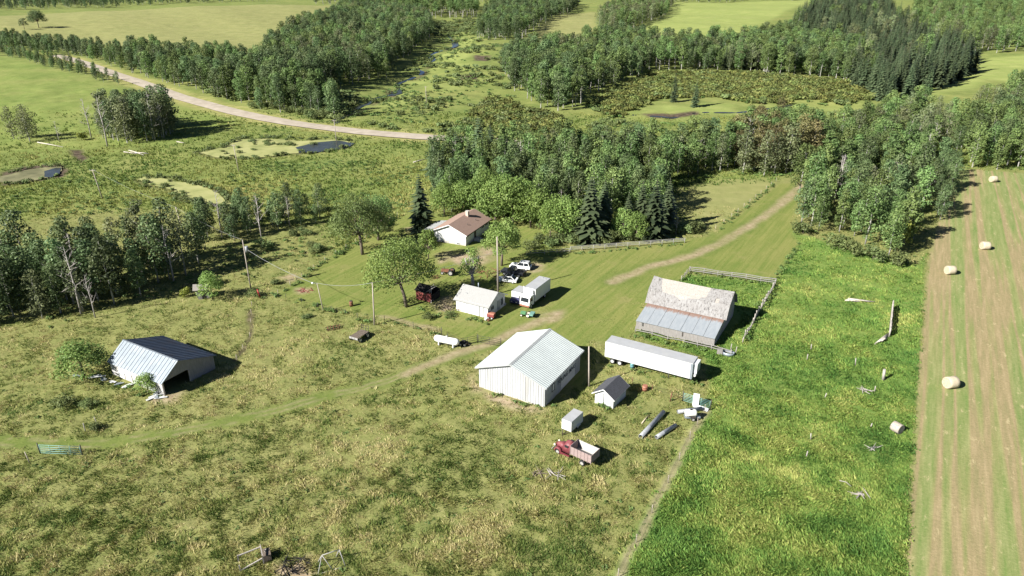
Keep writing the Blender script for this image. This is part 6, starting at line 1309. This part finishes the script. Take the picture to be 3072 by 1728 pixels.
# dead trees, each with its own place
for i, (x, y, h, lb) in enumerate([(812 / 3, 1105 / 3, 18, 'tall white leaning dead trunk in front of the pasture clump'), (690 / 3, 1040 / 3, 15, 'bare dead trunk left of the pasture clump'), (150, 358, 8, 'grey dead tree among the left dead trees'), (660, 608, 12, 'bare white tree in the thin belt of trees'), (560, 602, 12.5, 'white-stemmed dead tree at the left end of the thin belt'), (205, 790, 14, 'grey bare tree at the front of the dark left wood'), (240, 800, 9, 'small bare tree at the front of the dark left wood'), (2185, 505, 10, 'pale bare tree rising from the tall tree belt'), (2520, 360, 9, 'bare pale tree at the far right edge wood'), (1410, 560, 9, 'bare grey tree above the house maples'), (1700, 590, 5, 'pale bare shrub at the end of the rail fence hedge'), (2110, 380, 10, 'grey dead tree between the brown poplars and the tree belt')]):
    o = thing('dead_tree', lb, 'dead tree', gd(x, y), i * 1.1); o.scale = (h / 10.5,) * 3; obj('branches', BARE[i % 3], o)

# the yard's own trees: limbs modelled, leaves in clumps
def yard_tree(label, px, py, h, w, n, seed, leaf, stem=.32, lean=0.0, cl=None, size=.33, stub=False):
    t = thing('yard_tree', label, 'tree', gd(px, py), 0); rr = random.Random(seed); mb = MB(); cls = cl or []
    f = Vector((lean, 0, h * .34)); mb.tube([(0, 0, -.1), (lean * .4, .05, h * .18), f], [stem, stem * .85, stem * .7], 9)
    if not cl:
        for i in range(18):
            a = 2.4 * i + rr.uniform(-.3, .3); q = (.15 + .85 * math.sqrt((i + .5) / 18)); rad = w * .40 * q; z = h * (.92 - .50 * q * q) + rr.uniform(-.9, .6); cls.append(((lean + math.cos(a) * rad, math.sin(a) * rad, z), (w * rr.uniform(.15, .21),) * 2 + (w * rr.uniform(.12, .17),)))
    for c, _ in cls:
        e = Vector(c); mid = f.lerp(e, .5) + Vector((0, 0, -.05 * h)); mb.tube([f, mid, e], [stem * .45, stem * .26, .03], 5, False)
        for _k in range(3): q = mid.lerp(e, rr.uniform(.3, .9)); mb.tube([q, q + Vector((rr.uniform(-1, 1), rr.uniform(-1, 1), rr.uniform(.1, .9))) * w * .1], [.05, .012], 4, False)
    if stub:
        for a, l in ((.5, 2.4), (2.2, 2.0), (4.0, 2.6), (5.2, 1.8)): mb.tube([f, f + Vector((math.cos(a) * l * .5, math.sin(a) * l * .5, l * .8)), f + Vector((math.cos(a) * l * .7, math.sin(a) * l * .7, l * 1.5))], [.2, .16, .12], 6)
    mb.build('trunk', M['bark'] if not stub else M['dead_bark'], t); obj('crown', crown_mesh('yard_crown', cls, n, size, leaf, seed, .3), t)
yard_tree('big open-crowned green tree on the lawn left of the red shed', 1023, 772, 15, 13.5, 8500, 31, L['maple'], .36, -1.0)
yard_tree('broad dark green tree at the lawn corner left of the house', 912, 640, 14.5, 13.5, 9500, 32, L['poplar'], .4, -.3)
yard_tree('second broad tree nearer the house on the lawn fence', 952, 604, 11.5, 10, 4200, 33, L['poplar'], .34, .2)
yard_tree('bushy green tree at the right corner of the house', 1262, 668, 11.2, 8.8, 5600, 34, L['maple'], .3, .2)
yard_tree('heavily pruned tree with bare stubs behind the garage', 1190, 722, 9, 5.4, 1300, 35, L['maple'], .4, -.2, None, .32, True)
yard_tree('thin leafy tree right of the big lawn tree', 1078, 652, 7, 5, 1700, 36, L['maple'], .16, 0)
yard_tree('lone bushy tree at the left edge of the tan field', 98, 70, 17, 17, 3500, 37, L['poplar_dark'], .4, 0, None, .7)
yard_tree('small thin tree left of the lone tan-field tree', 62, 74, 11, 8, 900, 38, L['olive'], .25, 0, None, .6)
# brush, barrels, burn barrel, tubs
def brush(label, px, py, w, n, seed, mat, h=.8):
    t = thing('brush_pile', label, 'brush pile', gd(px, py), 0); rr = random.Random(seed)
    for i in range(n):
        a = rr.uniform(0, 3.14); c = Vector((rr.uniform(-w, w) * .5, rr.uniform(-w, w) * .35, rr.uniform(.05, h) * .6)); d = Vector((math.cos(a), math.sin(a), rr.uniform(-.2, .35))) * rr.uniform(.4, 1.3); m = MB(); m.tube([c - d, c, c + d], [.05, .06, .02], 4, False); m.build('branch', mat, t)
brush('heap of cut brown branches behind the garage', 1225, 690, 5.5, 34, 2, M['rust'], 1.4); brush('pile of sawn branches between the red shed and the garage', 1132, 778, 3.2, 22, 3, M['bark']); brush('burnt twig heap at the bottom edge of the pasture', 745, 1425, 3.0, 30, 4, M['char'], .9); brush('small dark debris heap in the pasture below the grain truck', 1350, 1192, 1.2, 9, 5, M['bark'], .5); brush('grey twig tangle right of the small debris heap', 1395, 1195, 1.8, 10, 6, M['dead_bark'], .4); brush('reddish brick rubble and ash patch on the lawn', 766, 731, 2.6, 14, 7, M['faded_red'], .3); brush('broken sticks lying in the lush meadow', 2168, 1245, 1.4, 9, 9, M['dead_bark'], .5); brush('splintered posts in the lush meadow left of the thick post', 2180, 985, 1.6, 8, 10, M['old_wood'], .7); brush('standing twigs in the lower lush meadow', 2192, 1130, 1.0, 7, 12, M['dead_bark'], .9)
def barrel(label, px, py, r, h, mat, name='barrel'):
    t = thing(name, label, 'barrel', gd(px, py), 0); m = MB(); rs_ = [[(math.cos(a) * r * q, math.sin(a) * r * q, z) for a in np.linspace(0, 2 * math.pi, 14, endpoint=False)] for z, q in ((0, .97), (h * .32, 1), (h * .34, 1.05), (h * .36, 1), (h * .66, 1), (h * .68, 1.05), (h * .7, 1), (h, .97))]; m.loft(rs_); m.build('drum', mat, t); MB().tube([(0, 0, h), (0, 0, h + .02)], r * .9, 12).build('lid', M['dark_metal'] if mat is M['rust'] else mat, t)
barrel('rusty burn barrel on the lawn near the lamp post', 884, 770, .36, 1.1, M['rust']); barrel('light blue plastic barrel beside the semi-trailer', 1590, 925, .34, 1.0, M['barrel_blue']); barrel('old orange-white drum right of the garden shed', 1622, 982, .42, .9, M['orange'])
t = thing('water_trough', 'galvanised stock trough at the lean-to corner', 'trough', gd(1832, 893), R(-15)); m = MB(); m.loft([[(math.cos(a) * q, math.sin(a) * q * .7, z) for a in np.linspace(0, 6.283, 16, endpoint=False)] for z, q in ((0, .95), (.6, 1.0), (.6, .94), (.1, .9))], True); m.build('trough_wall', M['galv'], t); MB().box(-1.9, -1.0, -.3, .3, .0, .9).build('feed_box', M['grey_board'], t)
t = thing('white_board', 'white sheet leaning on the green gate', 'board', gd(1748, 1022), R(-20)); m = MB(); m.slab((-.4, -.1, .1), (.5, -.1, .1), (.5, .25, 2.1), (-.4, .25, 2.1), .05); m.build('sheet', M['trailer_white'], t); m = MB(); m.slab((-.3, -.3, .05), (1.9, -.9, .02), (2.1, -.2, .15), (-.1, .1, .4), .05); m.build('lower_sheet', M['trailer_white'], t)
t = thing('swing_frame', 'white welded pipe frame at the bottom edge of the pasture', 'frame', gd(800, 1445), R(20))
A = [Vector(p) for p in ((0, 0, 0), (.7, 1.0, 1.6), (1.6, .1, 0), (2.6, 1.1, 1.7), (3.0, .2, 0), (2.2, 1.9, 0), (.2, 1.8, 0))]
for a, b in ((0, 1), (2, 1), (1, 3), (3, 4), (3, 5), (0, 2), (2, 4), (1, 6)): MB().tube([A[a], A[b]], .05, 6).build('pipe_strut', M['rail_white'], t)
t = thing('hay_feeder', 'dark weathered hay feeder rack at the bottom of the pasture', 'feeder', gd(655, 1412), R(25))
for a, b in (((-2.2, -.6, .1), (.3, -.6, .9)), ((-2.2, .9, .9), (.3, .9, 1.2)), ((.3, -.6, 0), (.3, -.6, 1.3)), ((.3, .9, 0), (.3, .9, 1.5)), ((.3, -.6, 1.2), (.3, .9, 1.4)), ((-2.2, -.6, 0), (-2.2, -.6, .9)), ((-2.2, .9, 0), (-2.2, .9, 1.0)), ((.3, .2, 0), (.8, .3, 1.2))): MB().bar(a, b, .12, .12).build('rack_bar', M['old_wood'], t)
MB().box(.35, 1.2, -.4, .8, 0, .9).build('feed_box', M['bark'], t)

for i, (x, y, mt, lb) in enumerate([(1222, 806, 'trailer_white', 'white bucket at the right end of the garage door'), (1229, 808, 'rust', 'rusty bucket between the white bucket and the red cart'), (1270, 768, 'galv', 'galvanised tub beside the garage gable door')]):
    t = thing('bucket', lb, 'bucket', gd(x, y), 0); m = MB(); m.loft([[(math.cos(a) * q, math.sin(a) * q, z) for a in np.linspace(0, 6.283, 12, endpoint=False)] for z, q in ((0, .2), (.45, .27), (.45, .24), (.05, .18))], True); m.build('pail', M[mt], t); MB().tube([(-.26, 0, .44), (0, .1, .62), (.26, 0, .44)], .015, 4, False).build('handle', M['dark_metal'], t)
